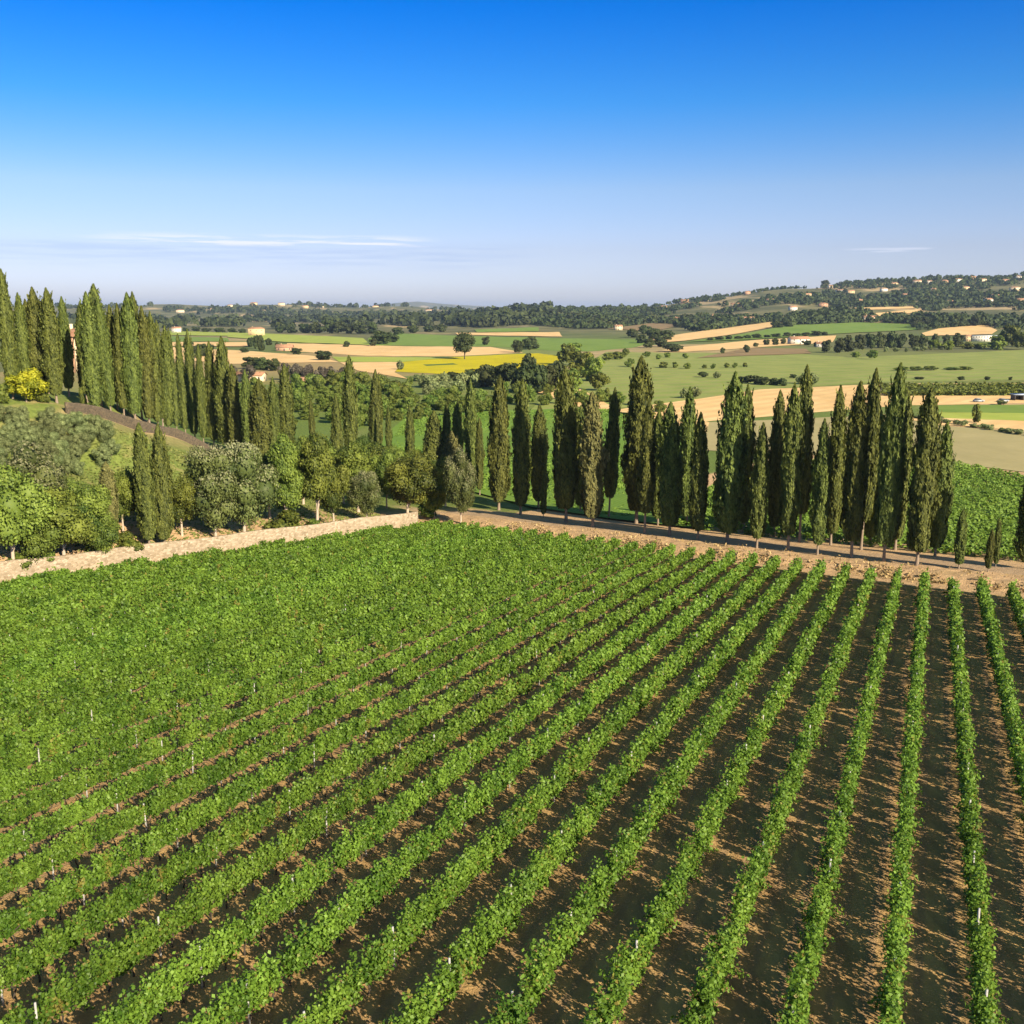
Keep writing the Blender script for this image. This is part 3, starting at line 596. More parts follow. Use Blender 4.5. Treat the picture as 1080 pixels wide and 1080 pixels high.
def blob(L, c, r, n_, leaf, rg, tonebase=.5, tipf=0.0):
    v = unit(rg.normal(size=(n_, 3))); rr_ = np.clip(rg.normal(.98, .12, n_), .6, 1.3)[:, None]
    P = c + v * r * rr_; nrm = v + rg.normal(0, .5, (n_, 3)) + np.array([0, 0, .15])
    tip = (np.clip((v[:, 2] - .1), 0, 1) ** .8 * tipf * (rg.random(n_) < .75)) if tipf else None
    L.add(P, nrm, leaf * rg.uniform(.7, 1.35, n_), rg, 1.3, None, np.clip(tonebase + rg.normal(0, .24, n_), 0, 1), tip)
    T, A = np.meshgrid(np.linspace(.02, math.pi - .02, 6), np.linspace(0, 2 * math.pi, 9, endpoint=False), indexing='ij')
    L.grid(c + np.stack([np.sin(T) * np.cos(A), np.sin(T) * np.sin(A), np.cos(T)], -1) * np.asarray(r) * .72, tonebase)
def broad(seed, H, W, material, bark, nb=22, per=170, leaf=.36, clear=.22, tipf=0.0, shape='round', nm='crown', br=.26):
    """crown of many leafy clumps spread through an uneven volume, trunk and limbs inside"""
    rg = np.random.default_rng(seed); L = Leaves(); cz = H * (clear + (1 - clear) * .5); rz_ = H * (1 - clear) * .5; cents = []
    for q_ in range(nb):
        v = unit(rg.normal(size=(1, 3)))[0] * rg.uniform(.45, .9) ** .6
        if shape == 'cone': v[:2] *= 1.05 - .55 * (v[2] + 1) / 2
        if shape == 'round' and v[2] < -.2: v[:2] *= .85
        c = np.array([v[0] * W * .5 * .86, v[1] * W * .5 * .86, cz + v[2] * rz_ * .84]); sz_ = rg.uniform(.7, 1.35) * br * W * .5 * 1.25
        cents.append(c); blob(L, c, np.array([sz_, sz_, sz_ * rg.uniform(.7, 1.0)]), per, leaf, rg, float(np.clip(rg.normal(.5, .24), .05, .95)), tipf)
    blob(L, np.array([0, 0, cz]), np.array([W * .3, W * .3, rz_ * .62]), per, leaf, rg, .5)
    cm = L.mesh(nm, material)
    if bark is None: return (cm,)
    parts = [tube([(0, 0, -.4), (.04 * H / 8, 0, H * clear * .5), (0, .03 * H / 8, H * clear * 1.15), (0, 0, cz)], [H * .022 + .06, H * .018 + .03, H * .014 + .03, H * .006], 8)]
    for q_ in range(5):
        c = cents[rg.integers(len(cents))]; parts.append(tube([(0, 0, H * clear * rg.uniform(.75, 1.3)), c * .5 + np.array([0, 0, H * clear * .5]), c], [H * .010 + .02, H * .007 + .015, .02], 6))
    v, f = merge(parts); return cm, npmesh('trunk', v, f, bark, smooth=True)
KIND = {'broad': [(broad(s_, 9, 8, M_broad, M_barkp, 24, 520, .22, br=.27), 9, 8) for s_ in (1, 2, 3, 4)],
 'conic': [(broad(20 + s_, 11, 6, M_broad, M_barkp, 26, 480, .22, .12, 0, 'cone', br=.27), 11, 6) for s_ in range(3)],
 'silver': [(broad(30 + s_, 10, 9, M_silver, M_barkp, 28, 560, .21, .14, .9), 10, 9) for s_ in range(2)],
 'olive': [(broad(40 + s_, 4.5, 5, M_olive, M_bark, 18, 300, .17, .06), 4.5, 5) for s_ in range(3)],
 'limebush': [(broad(50 + s_, 4, 4.4, M_lime, None, 14, 150, .30, -.12), 4, 4.4) for s_ in range(3)],
 'bush': [(broad(60 + s_, 3, 4, M_broad, None, 12, 130, .3, -.15), 3, 4) for s_ in range(3)],
 'yellow': [(broad(70, 5.5, 6.5, M_yellow, M_bark, 22, 190, .30, .10), 5.5, 6.5)],
 'fardark': [(broad(80 + s_, 10, 10, M_dark, None, 16, 70, .9, -.06), 10, 10) for s_ in range(3)],
 'fargreen': [(broad(90 + s_, 10, 10, M_broad, None, 16, 70, .9, -.06), 10, 10) for s_ in range(3)],
 'plum': [(broad(110 + s_, 8, 8, M_purple, M_barkd, 14, 110, .55, .10), 8, 8) for s_ in range(2)],
 'farolive': [(broad(120 + s_, 6, 7, M_olive, None, 12, 60, .6, -.06), 6, 7) for s_ in range(2)],
 'tallgreen': [(broad(130, 20, 17, M_dark, M_barkd, 34, 120, .9, .16), 20, 17)]}
def plant(kind, bx, by, ty, wpx, label, group, name=None, cat='tree', zc=None):
    P, h, d = pick(bx, by, ty, zc); ms, H0, W0 = KIND[kind][rt.randrange(len(KIND[kind]))]; wm = wpx * d / F
    nm_ = name or 'broadleaf_tree'
    if len(ms) == 1:
        o = bpy.data.objects.new(nm_, ms[0]); C.objects.link(o); o.location = P; o.rotation_euler = (0, 0, rt.uniform(0, 6.28)); o.scale = (wm / W0, wm / W0, h / H0); tag(o, label, cat, group)
    else: o = place_tree(nm_, ms, P, h, wm, label, group, H0, W0, rt.uniform(0, 6.28), cat)
    return o
# trees behind the beige wall
G1 = 'broadleaf trees behind the beige wall'
for args in [('broad', 15, 603, 492, 82, 'bright green broadleaf tree cropped by the left edge behind the wall'), ('broad', 68, 596, 512, 84, 'broad olive-green tree behind the wall, second from the left edge'),
  ('silver', 38, 570, 470, 80, 'beige-green bushy tree behind the leftmost green tree'), ('broad', 96, 583, 506, 62, 'olive-green tree directly left of the brownish thin cypress'),
  ('broad', 130, 562, 494, 42, 'shaded dark tree between the brownish cypress and the twin cypresses'), ('broad', 192, 565, 502, 50, 'shaded dark tree right of the twin cypresses'),
  ('silver', 228, 569, 464, 66, 'pale silver tree, left one of the big silver pair behind the wall'), ('silver', 258, 567, 459, 76, 'pale silver-crowned round tree, right one of the big silver pair behind the wall'),
  ('conic', 303, 556, 446, 40, 'dense green tree right of the silver pair behind the wall'), ('conic', 335, 556, 440, 44, 'tall pointed green tree standing fourth from the silver pair'),
  ('broad', 352, 555, 484, 42, 'lower olive-green tree in front of the thin cypress behind the wall'), ('silver', 387, 551, 493, 38, 'small silver-topped round tree near the end of the beige wall'),
  ('conic', 378, 540, 458, 42, 'dense green tree behind the small silver-topped tree'), ('broad', 430, 548, 478, 62, 'wide dark green tree by the end of the beige wall'),
  ('broad', 408, 536, 474, 36, 'bright green tree half hidden behind the wide dark tree'), ('silver', 486, 552, 474, 36, 'pale ragged tree at the corner where path and wall end'),
  ('broad', 458, 546, 506, 30, 'low green tree left of the pale ragged corner tree'), ('conic', 285, 548, 468, 34, 'dark green tree peeking between the silver pair and the pointed tree'),
  ('conic', 320, 532, 452, 34, 'dark conical tree between the tall pointed tree and dense green tree'), ('conic', 362, 532, 462, 36, 'dark green tree left of the dense tree behind the small silver-topped one'),
  ('conic', 398, 526, 462, 34, 'shadowy conical tree deeper in the belt above the bright half-hidden tree'), ('broad', 418, 522, 472, 38, 'round tree deeper in the belt behind the wide dark tree'),
  ('broad', 448, 530, 480, 36, 'round green tree deeper in the belt left of the light short cypress'), ('conic', 345, 520, 458, 28, 'narrow conical tree deepest in the belt behind the tall pointed tree'),
  ('conic', 305, 512, 452, 28, 'dark tree deepest in the belt left of the tall pointed tree'), ('broad', 330, 508, 462, 34, 'low rounded tree deepest in the belt beneath a small cypress'), ('conic', 384, 510, 456, 30, 'narrow dark tree deepest in the belt below a pointed cypress'),
  ('broad', 408, 508, 470, 30, 'small round tree deepest in the belt between small cypresses'), ('broad', 436, 512, 474, 32, 'leafy round tree deepest in the belt left of a broad cypress'), ('conic', 470, 534, 474, 30, 'dark conical tree by the pale short cypress near the corner'),
  ('broad', 160, 552, 496, 46, 'dark tree in shade directly behind the twin cypresses'), ('broad', 215, 545, 490, 40, 'dark tree in shade behind the left tree of the silver pair'),
  ('broad', 42, 603, 536, 56, 'low bright green tree leaning over the wall near the left edge'), ('broad', 104, 597, 540, 46, 'low dark green bushy tree over the wall under the olive-green trees')]:
    plant(*args, G1)
G2 = 'bushes at the foot of trees behind the wall'
for args in [('limebush', 22, 601, 583, 30, 'low bright green bush behind the wall at the left edge'), ('bush', 137, 581, 562, 34, 'low green bush just left of the twin cypress trunks'), ('limebush', 50, 596, 580, 24, 'low bright green bush under the broad olive-green tree'),
   ('bush', 300, 559, 540, 42, 'wide dark bush behind the wall right of the silver pair'), ('limebush', 330, 556, 546, 16, 'tiny green bush above the middle of the beige wall'),
   ('limebush', 452, 545, 520, 26, 'bright green bush left of the corner tree')]:
    plant(*args, G2, 'bush', 'bush')
for bx, by, ty, wpx, lab in ((148, 599, 586, 8, 'tiny weed growing against the beige wall below the twin cypresses'), (187, 594, 584, 9, 'dry tuft growing against the beige wall foot right of the tiny weed')):
    P = ground(bx, by); plant('limebush' if bx < 160 else 'bush', bx, by, ty, wpx, lab, 'weeds at the wall foot', 'weed', 'plant')
# olive grove on the left hill
ro = random.Random(8); k = 0; pts = []
for row_ in range(6):
    for c_ in range(11):
        px = -22 + c_ * 15.5 + (row_ % 2) * 8 + ro.uniform(-3, 3); py = 446 + row_ * 11.5 + c_ * (1.4) + ro.uniform(-2, 2)
        if px > 138 - row_ * 7 and row_ < 5 and ro.random() < .8: continue
        if ro.random() < .22: continue
        if py > 470 + (135 - px) * .25 + 20: continue
        if px > 55 and py < 438 + (px - 50) * .36 : continue
        pts.append((px, py))
pts.sort()
rowcount = {}
for px, py in pts:
    P, h, d = pick(px, py, py - 24)
    plant('olive', px, py, py - ro.uniform(17, 25), ro.uniform(17, 25), 'grey-green olive bush on the left hillside grove', 'olive bushes of the hillside grove', 'olive_tree', 'tree')
plant('yellow', 28, 424, 391, 42, 'golden yellow round bush on the lawn below the left cypresses', None, 'golden_bush', 'bush')
for bx, by, ty, wpx, lab in ((2, 425, 405, 22, 'green shrub at the left edge beside the golden bush'), (46, 424, 410, 18, 'dark clipped shrub right of the golden bush'), (88, 431, 408, 8, 'small young conifer between lane cypress trunks')):
    plant('bush', bx, by, ty, wpx, lab, 'shrubs on the villa lawn', 'shrub', 'bush')

# belt of light green shrubs and young trees behind the cypresses
def belt(kind, poly, nrows, ncols, hpx, wpx, name, cat, lab, grp, seed):
    r_ = random.Random(seed); out = []
    xs = [p[0] for p in poly]; ys = [p[1] for p in poly]
    for i_ in range(nrows):
        for j_ in range(ncols):
            px = min(xs) + (j_ + .5 + r_.uniform(-.4, .4) + .5 * (i_ % 2)) / ncols * (max(xs) - min(xs)); py = min(ys) + (i_ + .5 + r_.uniform(-.3, .3)) / nrows * (max(ys) - min(ys))
            if in_poly(np.array(px), np.array(py), poly): out.append((px, py))
    out.sort()
    for q_, (px, py) in enumerate(out): plant(kind, px, py, py - hpx * r_.uniform(.7, 1.25), wpx * r_.uniform(.75, 1.25), lab.format(o=ordw(q_) if q_ < 49 else 'far'), grp, name, cat)
belt('limebush', [(300, 416), (420, 418), (520, 424), (520, 436), (430, 444), (380, 452), (300, 440)], 5, 19, 15, 17, 'young_tree', 'tree', 'young light green tree in the plantation behind the cypresses', 'young trees of the green plantation', 21)
belt('limebush', [(186, 408), (250, 410), (300, 424), (310, 474), (250, 474), (190, 450)], 7, 10, 16, 18, 'leafy_bush', 'bush', 'bright green leafy bush behind the lane cypresses', 'bushes behind the lane cypresses', 22)
belt('bush', [(310, 404), (430, 410), (430, 418), (310, 414)], 2, 14, 15, 18, 'hedge_bush', 'bush', 'dark green bush of the hedge behind the plantation', 'hedge bushes behind the plantation', 25)
belt('limebush', [(520, 412), (560, 414), (650, 424), (700, 432), (690, 440), (600, 434), (520, 428)], 3, 13, 15, 14, 'leafy_bush', 'bush', 'light green leafy bush along the track behind the cypresses', 'bushes along the dirt track', 23)
belt('farolive', [(440, 404), (500, 404), (505, 414), (440, 418)], 2, 6, 14, 16, 'scrub_bush', 'bush', 'grey-brown scrub bush near the sunflower field', 'scrub bushes below the sunflower field', 24)

# trees and hedges out on the plain: (kind, list of (x, base, top, width), label, group)
FAR = [
 ('plum', [(244, 402, 384, 16), (262, 403, 383, 18), (300, 401, 382, 16), (312, 404, 383, 19), (326, 405, 384, 19), (339, 405, 386, 18), (350, 405, 386, 17), (361, 404, 387, 16)], 'greyish plum-coloured tree, {o} from the left of its row by the farmhouses', 'plum-coloured trees by the farmhouses'),
 ('fardark', [(265, 389, 375, 22), (276, 390, 376, 20), (289, 391, 377, 16), (342, 380, 368, 20)], 'dark round tree, {o} from the left, between the farmhouse and the stubble', 'dark trees above the farmhouse'),
 ('fardark', [(480, 404, 391, 26), (494, 406, 388, 26), (512, 408, 383, 28), (530, 411, 380, 30), (548, 413, 377, 30), (562, 414, 379, 30), (577, 413, 382, 28), (590, 411, 378, 26), (556, 396, 371, 18)], 'very dark tree, {o} from the left of the clump under the sunflower field', 'dark clump under the sunflower field'),
 ('fargreen', [(598, 385, 361, 22), (612, 398, 368, 30), (625, 402, 374, 26), (606, 376, 360, 20), (632, 412, 391, 22), (603, 414, 386, 24)], 'green tree, {o} from the left of the clump beside the meadow', 'green clump beside the meadow'),
 ('tallgreen', [(490, 379, 349, 24)], 'tall lone tree standing at the edge of the sunflower field', None),
 ('fardark', [(513, 364, 354, 10), (546, 372, 357, 15), (562, 368, 354, 19), (556, 369, 356, 14)], 'round dark tree, {o} from the left, on the fields right of the tall lone tree', 'trees right of the lone tree'),
 ('fardark', [(365, 366, 359, 8), (402, 363, 347, 26), (413, 361, 351, 16), (394, 365, 356, 10)], 'dark tree, {o} from the left, on the lime field edge', 'trees on the lime field'),
 ('farolive', [(422, 390, 379, 9), (462, 408, 394, 16), (452, 408, 396, 16), (440, 402, 394, 14)], 'grey-green bush, {o} from the left, at the corner of the sunflower field', 'bushes at the sunflower field corner'),
 ('fardark', [(271, 368, 352, 9), (276, 370, 352, 9), (264, 366, 354, 9), (284, 364, 356, 8), (312, 374, 366, 14), (292, 368, 360, 5), (258, 372, 366, 10), (200, 372, 356, 14), (216, 376, 360, 20), (208, 378, 364, 14)], 'dark tree, {o} from the left, near the ochre farmhouse', 'trees near the ochre farmhouse'),
 ('fardark', [(x, 352 - abs(x - 380) * .012, 352 - h - abs(x - 380) * .012, w_) for x, h, w_ in ((308, 10, 14), (322, 12, 16), (334, 13, 15), (346, 16, 18), (358, 14, 16), (370, 13, 16), (381, 14, 17), (392, 13, 14), (330, 9, 14), (297, 8, 12))], 'dark tree, {o} from the left of the wood beyond the lime field', 'wood beyond the lime field'),
 ('fardark', [(696, 366, 354, 18), (684, 367, 356, 14), (709, 371, 361, 22), (676, 362, 351, 14), (668, 356, 346, 16), (690, 358, 345, 18), (702, 359, 347, 18), (680, 352, 342, 16)], 'dark green tree, {o} from the left, at the head of the meadow', 'trees at the head of the meadow'),
 ('fargreen', [(640, 380, 372, 12), (652, 379, 370, 16), (646, 379, 371, 14), (660, 376, 367, 9), (682, 377, 370, 9), (694, 379, 373, 6), (704, 377, 371, 8), (723, 378, 372, 7), (664, 387, 377, 11), (700, 388, 381, 12), (712, 388, 381, 7), (725, 389, 382, 9), (743, 389, 384, 6), (752, 389, 383, 6), (766, 388, 382, 6), (775, 388, 382, 6), (786, 387, 382, 6)], 'round green bush, {o} from the left of the line across the meadow', 'bushes across the meadow'),
 ('fardark', [(741, 398, 391, 11), (783, 403, 396, 13), (790, 404, 395, 12), (798, 405, 395, 14), (806, 406, 396, 14), (816, 406, 398, 14), (826, 407, 398, 12)], 'dark bush, {o} from the left of the row in the meadow', 'dark row in the meadow'),
 ('farolive', [(756, 399, 391, 8), (850, 405, 392, 13), (857, 406, 392, 11), (844, 405, 395, 9), (733, 420, 406, 14), (722, 420, 408, 10)], 'pale silvery bush, {o} from the left, in the meadow', 'silvery bushes in the meadow'),
 ('fardark', [(969, 400, 397, 12), (1014, 401, 396.5, 8), (1041, 401, 396.5, 7), (1066, 401, 397, 5), (836, 399, 394, 8)], 'low dark bush, {o} from the left, along the far edge of the green meadow', 'bushes on the meadow edge'),
 ('fardark', [(872, 372, 357, 12), (884, 372, 355, 14), (895, 371, 352, 14), (906, 369, 351, 14), (917, 368, 350, 14), (928, 367, 349, 14), (939, 367, 348, 16), (950, 367, 349, 14), (962, 367, 351, 14), (972, 367, 352, 12), (987, 363, 351, 10), (998, 362, 352, 9), (1010, 366, 350, 14)], 'dark tree, {o} from the left of the grove above the meadow', 'grove above the meadow'),
 ('fargreen', [(985, 369, 357, 14), (1000, 369, 358, 14), (1052, 369, 352, 18), (1064, 368, 340, 22), (1078, 369, 348, 22), (1090, 366, 338, 26), (1034, 368, 361, 16), (1046, 368, 360, 14), (1020, 368, 360, 16), (920, 379, 368, 12), (903, 377, 370, 10)], 'green tree, {o} from the left, around the long pale building', 'trees around the long pale building'),
 ('farolive', [(934, 371, 365, 7), (945, 371, 366, 7), (956, 371, 366, 6), (966, 370, 365, 8), (974, 370, 364, 7), (982, 369, 363, 7), (992, 369, 364, 6)], 'pale olive bush, {o} from the left, fringing the top of the meadow', 'olive fringe of the meadow'),
 ('fardark', [(808, 364, 357, 8), (818, 364, 356, 8), (826, 363, 356, 7), (797, 366, 361, 7), (787, 372, 362, 8), (762, 373, 366, 6), (850, 364, 358, 10), (862, 366, 360, 8)], 'small dark tree, {o} from the left, around the white farm', 'trees around the white farm'),
 ('fardark', [(x, 346 - (x - 968) * .03, 332 - (x - 968) * .05, 12) for x in (966, 976, 986, 996, 1006, 1014, 1028, 1036)], 'dark pine, {o} from the left of the wood on the right hillside', 'pines on the right hillside'),
 ('fardark', [(820, 346, 338, 14), (832, 345, 337, 12)], 'dark tree, {o} from the left, between stubble and green slope', 'trees on the slope'),
 ('fardark', [(x, 304.5 - (x - 814) * .02, 294.5, 10) for x in (814, 822, 830, 838, 846, 854, 862, 870)], 'dark pine, {o} from the left of the grove crowning the right ridge', 'pines crowning the right ridge'),
 ('fargreen', [(1029, 446, 424, 11)], 'lone small tree by the ditch beside the sheds', None),
 ('fardark', [(748 + q * 10.2, 359.5 - q * .5, 355.5 - q * .5 - (q % 3) * .8, 9 + (q % 2) * 3) for q in range(13)], 'dark hedge tree, {o} from the left, along the foot of the green slope', 'hedge trees below the green slope'),
 ('farolive', [(968 + q * 9.5 + (q * 7 % 5), 441.5 + q * 1.55, 437 + q * 1.5 - (q % 3), 10 + (q * 5 % 4)) for q in range(13)], 'low dark ditch bush, {o} from the left, along the edge of the pale field', 'bushes along the ditch'),
 ('fargreen', [(q, 391.5 - (q - 900) * .012, 387 - (q * 3 % 4) * .5, 16) for q in (950, 966, 981, 1004, 1018)], 'low green bush, {o} from the left, on the swell of the meadow', 'bushes on the meadow swell'),
 ('fardark', [(196, 350, 345, 9), (206, 350, 344, 11), (218, 350.5, 345, 10), (232, 351, 345, 12), (246, 351, 345.5, 11), (256, 351.5, 346, 9), (420, 353, 344, 13), (436, 351, 342, 14), (452, 350, 342, 15), (466, 350, 341, 13)], 'dark far tree, {o} from the left, on the line beyond the lime strips', 'tree line beyond the lime strips'),
 ('farolive', [(1056, 427, 421, 11)], 'low dry bush near the shed with pale sheet roof', None),
]
for kind, lst, lab, grp in FAR:
    for q_, (bx, by, ty, wpx) in enumerate(sorted(lst)):
        bushy = 'bush' in lab
        plant(kind, bx, by, ty, wpx, lab.format(o=ordw(q_)), grp, 'bush' if bushy else 'broadleaf_tree', 'bush' if bushy else 'tree')

# stuff: leaf masses of the crops behind the cypresses, hedges and far woods
def crop_mass(name, poly, n_, leaf, h, seed, rows_=2.2, material=M_crop, rowdir=ROWA, jitter=.5):
    rg = np.random.default_rng(seed); g = np.array([ground(*p) for p in poly]); x0, y0 = g[:, :2].min(0); x1, y1 = g[:, :2].max(0)
    x = rg.uniform(x0, x1, n_ * 4); y = rg.uniform(y0, y1, n_ * 4)
    c_, s_ = math.cos(rowdir), math.sin(rowdir); q = x * c_ - y * s_; q2 = np.round(q / rows_) * rows_ + rg.normal(0, rows_ * .16 * jitter * 2, len(q)); sdir = x * s_ + y * c_; x = q2 * c_ + sdir * s_; y = -q2 * s_ + sdir * c_
    z = gz(x, y); px, py, _ = project(np.stack([x, y, z], -1)); ok = in_poly(px, py, poly)
    if material is M_crop: ok &= sE(x, y) > 24
    x, y, z = x[ok][:n_], y[ok][:n_], z[ok][:n_]
    m_ = len(x); hump = .75 + .25 * np.sin(x * 1.9 + y * .8) * np.sin(y * 1.4)
    P = np.stack([x, y, z + h * hump * np.sqrt(rg.random(m_))], -1); L = Leaves(); L.add(P, rg.normal(0, .55, (m_, 3)) + np.array([.1, -.2, 1.]), leaf * rg.uniform(.7, 1.4, m_), rg, 1.1, None, np.clip(.5 + .2 * np.sin(x * .2) * np.sin(y * .17) + rg.normal(0, .22, m_), 0, 1))
    o = bpy.data.objects.new(name, L.mesh(name, material)); C.objects.link(o); return o
tag(crop_mass('vine_foliage', [(690, 590), (740, 520), (850, 488), (1000, 489), (1090, 507), (1190, 530), (1190, 612), (1080, 598), (990, 590), (900, 575)], 110000, .42, 1.5, 1, 2.6, rowdir=1.25), 'bright green vineyard foliage behind the right end of the cypress line', 'vines', None, 'stuff')
tag(crop_mass('crop_foliage', [(430, 442), (520, 436), (640, 432), (735, 457), (740, 552), (640, 545), (560, 530), (500, 516), (400, 482)], 60000, .55, .6, 2, 1.6, rowdir=1.2), 'vivid green crop filling the field behind the cypresses', 'crop', None, 'stuff')
tag(crop_mass('grass', [(-60, 640), (-60, 470), (60, 452), (110, 448), (230, 490), (300, 500), (420, 552), (300, 570), (100, 600)], 14000, .34, .2, 3, .5, material=leaf_mat('hill_grass', (.10, .13, .03), (.22, .24, .07), .2, 0, .7, trunk_var=0)), 'tufted grass on the slope behind the beige wall', 'grass', None, 'stuff')
tag(crop_mass('maize_leaves', [(930, 408.5), (1190, 408), (1190, 417), (930, 418)], 14000, 1.1, 2.6, 9, 1.2, material=M_broad, rowdir=1.4), 'tall dark green maize strip between the stubble bands', 'maize', None, 'stuff')
def bank_tufts():
    rg = np.random.default_rng(77); n_ = 5000; t_ = rg.uniform(-.02, 1.08, n_); e_ = rg.normal(3.9, .55, n_); e_[::3] = rg.uniform(2, 9, len(e_[::3])); d_ = (EB - EA) / np.linalg.norm(EB - EA); nn = np.array([-d_[1], d_[0]])
    xy = EA + (EB - EA) * t_[:, None] + nn * e_[:, None]; keep = np.sin(xy[:, 0] * .5) + np.sin(xy[:, 0] * 1.7 + 1) + rg.normal(0, .8, n_) > -.1; xy = xy[keep]; n_ = len(xy)
    P = np.stack([xy[:, 0], xy[:, 1], gz(xy[:, 0], xy[:, 1]) + rg.uniform(0, .28, n_)], -1); L = Leaves(); L.add(P, rg.normal(0, 1, (n_, 3)), rg.uniform(.12, .3, n_), rg, 1.8, rg.normal(0, .5, (n_, 3)) + np.array([0, 0, 1.]))
    return L.mesh('dry_grass', leaf_mat('dry_grass', (.22, .16, .07), (.48, .36, .18), .1, 0, .8, trunk_var=0))
o = bpy.data.objects.new('dry_grass', bank_tufts()); C.objects.link(o); tag(o, 'dry tufted grass along the earth bank at the vine row ends', 'grass', None, 'stuff')
def far_wood(name, u0, u1, y0, y1, n_, r0, r1, seed, quads=26, thr=-.1, top_px=None):
    rg = np.random.default_rng(seed); L = Leaves(); yy = np.exp(rg.uniform(math.log(y0), math.log(y1), n_ * 4)); u = rg.uniform(u0, u1, n_ * 4); x = (u - 540) / 1103.7 * yy
    nz_ = np.sin(x * .006 + 2 * np.sin(yy * .0031)) + np.sin(yy * .0071 + x * .0037) + .7 * np.sin(x * .017 - yy * .011) + .6 * np.sin(x * .031 + yy * .023); z = gz(x, yy); px, py, zc = project(np.stack([x, yy, z], -1)); ok = nz_ > thr
    for _, _, poly in FIELDS: ok &= ~in_poly(px, py, poly) & ~in_poly(px, py - 2.5, poly)
    x, yy, z = x[ok][:n_], yy[ok][:n_], z[ok][:n_]; m_ = len(x); r = rg.uniform(r0, r1, m_) * rg.choice([.7, 1, 1.25], m_)
    c = np.repeat(np.stack([x, yy, z + r * .75], -1), quads, 0); rq = np.repeat(r, quads); v = unit(rg.normal(size=(m_ * quads, 3))); v[:, 2] = np.abs(v[:, 2]) * 1.25 - .35
    P = c + v * rq[:, None] * rg.uniform(.75, 1.1, (m_ * quads, 1)); L.add(P, v + rg.normal(0, .35, v.shape), rq * rg.uniform(.7, 1.1, len(rq)), rg, 1.0, None, np.clip(np.repeat(rg.uniform(.1, .9, m_), quads) + rg.normal(0, .15, len(rq)), 0, 1))
    o = bpy.data.objects.new(name, L.mesh(name, M_dark)); C.objects.link(o); return o
tag(far_wood('hillside_woods', 560, 1180, 1500, 3350, 6500, 3, 6.5, 5, thr=-.1), 'woods and hedges covering the right hillside', 'woods', None, 'stuff')
tag(far_wood('valley_woods', 380, 760, 1600, 2800, 500, 4, 7, 6, thr=.6), 'dark valley woods below the horizon in the middle', 'woods', None, 'stuff')
tag(far_wood('ridge_woods', 60, 580, 2000, 5200, 2000, 7, 12, 7, quads=20, thr=.75), 'woods and hedgerows on the far left ridge', 'woods', None, 'stuff')

# ------------------------------------------------------------------ buildings
def house(P, w_, d_, h_, rz, label, wallm=0, roof='gable', floors=1, group=None, name='farmhouse', nwin=3, cat='house', roofm=None):
    root = empty(name, P, label, cat, group, rz)
    v, f = box(-w_ / 2, w_ / 2, -d_ / 2, d_ / 2, -1.0, h_); rh = d_ * .22
    if roof == 'gable':     # gable ends closed
        g = [np.array([(s_ * w_ / 2, -d_ / 2, h_), (s_ * w_ / 2, d_ / 2, h_), (s_ * w_ / 2, 0, h_ + rh), (s_ * w_ / 2, 0, h_ + rh)]) for s_ in (-1, 1)]
        v, f = merge([(v, f)] + [(gg, np.array([(0, 1, 2, 3)])) for gg in g])
    part('wall', npmesh('wall', v, f, M_plaster[wallm]), root)
    ov = .5; t_ = .22
    if roof == 'gable':
        rv = []; rf = []
        for s_ in (-1, 1):
            a = np.array([(-w_ / 2 - ov, s_ * (d_ / 2 + ov), h_ - ov * .44), (w_ / 2 + ov, s_ * (d_ / 2 + ov), h_ - ov * .44), (w_ / 2 + ov, 0, h_ + rh), (-w_ / 2 - ov, 0, h_ + rh)]); a = np.r_[a + (0, 0, .03), a + (0, 0, t_)]
            rv.append((a, np.array([(0, 1, 2, 3), (7, 6, 5, 4), (0, 4, 5, 1), (1, 5, 6, 2), (3, 7, 4, 0)])))
        v, f = merge(rv)
    elif roof == 'hip':
        e_ = [(-w_ / 2 - ov, -d_ / 2 - ov), (w_ / 2 + ov, -d_ / 2 - ov), (w_ / 2 + ov, d_ / 2 + ov), (-w_ / 2 - ov, d_ / 2 + ov)]; rl = max(w_ / 2 - d_ / 2, .2)
        v = np.array([(*q_, h_ + .02) for q_ in e_] + [(*q_, h_ + .2) for q_ in e_] + [(-rl, 0, h_ + rh + .2), (rl, 0, h_ + rh + .2)]); f = np.array([(0, 1, 2, 3), (0, 1, 5, 4), (1, 2, 6, 5), (2, 3, 7, 6), (3, 0, 4, 7), (4, 5, 9, 8), (6, 7, 8, 9), (5, 6, 9, 9), (7, 4, 8, 8)])
    else: v, f = box(-w_ / 2 - .3, w_ / 2 + .3, -d_ / 2 - .3, d_ / 2 + .3, h_ + .01, h_ + .3)
    ro_ = part('roof', npmesh('roof', v, f, roofm or M_tile), root)
    v, f = box(-w_ * .22 - .4, -w_ * .22 + .4, -.35 + d_ * .18, .35 + d_ * .18, h_ + .2, h_ + rh + 1.0)
    if roof != 'flat': part('chimney', npmesh('chimney', v, f, M_plaster[wallm]), ro_)
    for fl in range(floors):
        zz = h_ * (fl + .35) / floors
        for q_ in range(nwin):
            x = (q_ + .5) / nwin * w_ - w_ / 2
            if fl == 0 and q_ == nwin // 2:
                v, f = box(x - .6, x + .6, -d_ / 2 - .06, -d_ / 2 + .1, 0, 2.2); part('door', npmesh('door', v, f, M_dim), root); continue
            v, f = box(x - .5, x + .5, -d_ / 2 - .06, -d_ / 2 + .1, zz, zz + 1.3); part('window', npmesh('window', v, f, M_glass), root)
        v, f = box(w_ / 2 - .1, w_ / 2 + .06, -.5, .5, zz, zz + 1.3); part('window', npmesh('window', v, f, M_glass), root)
    return root
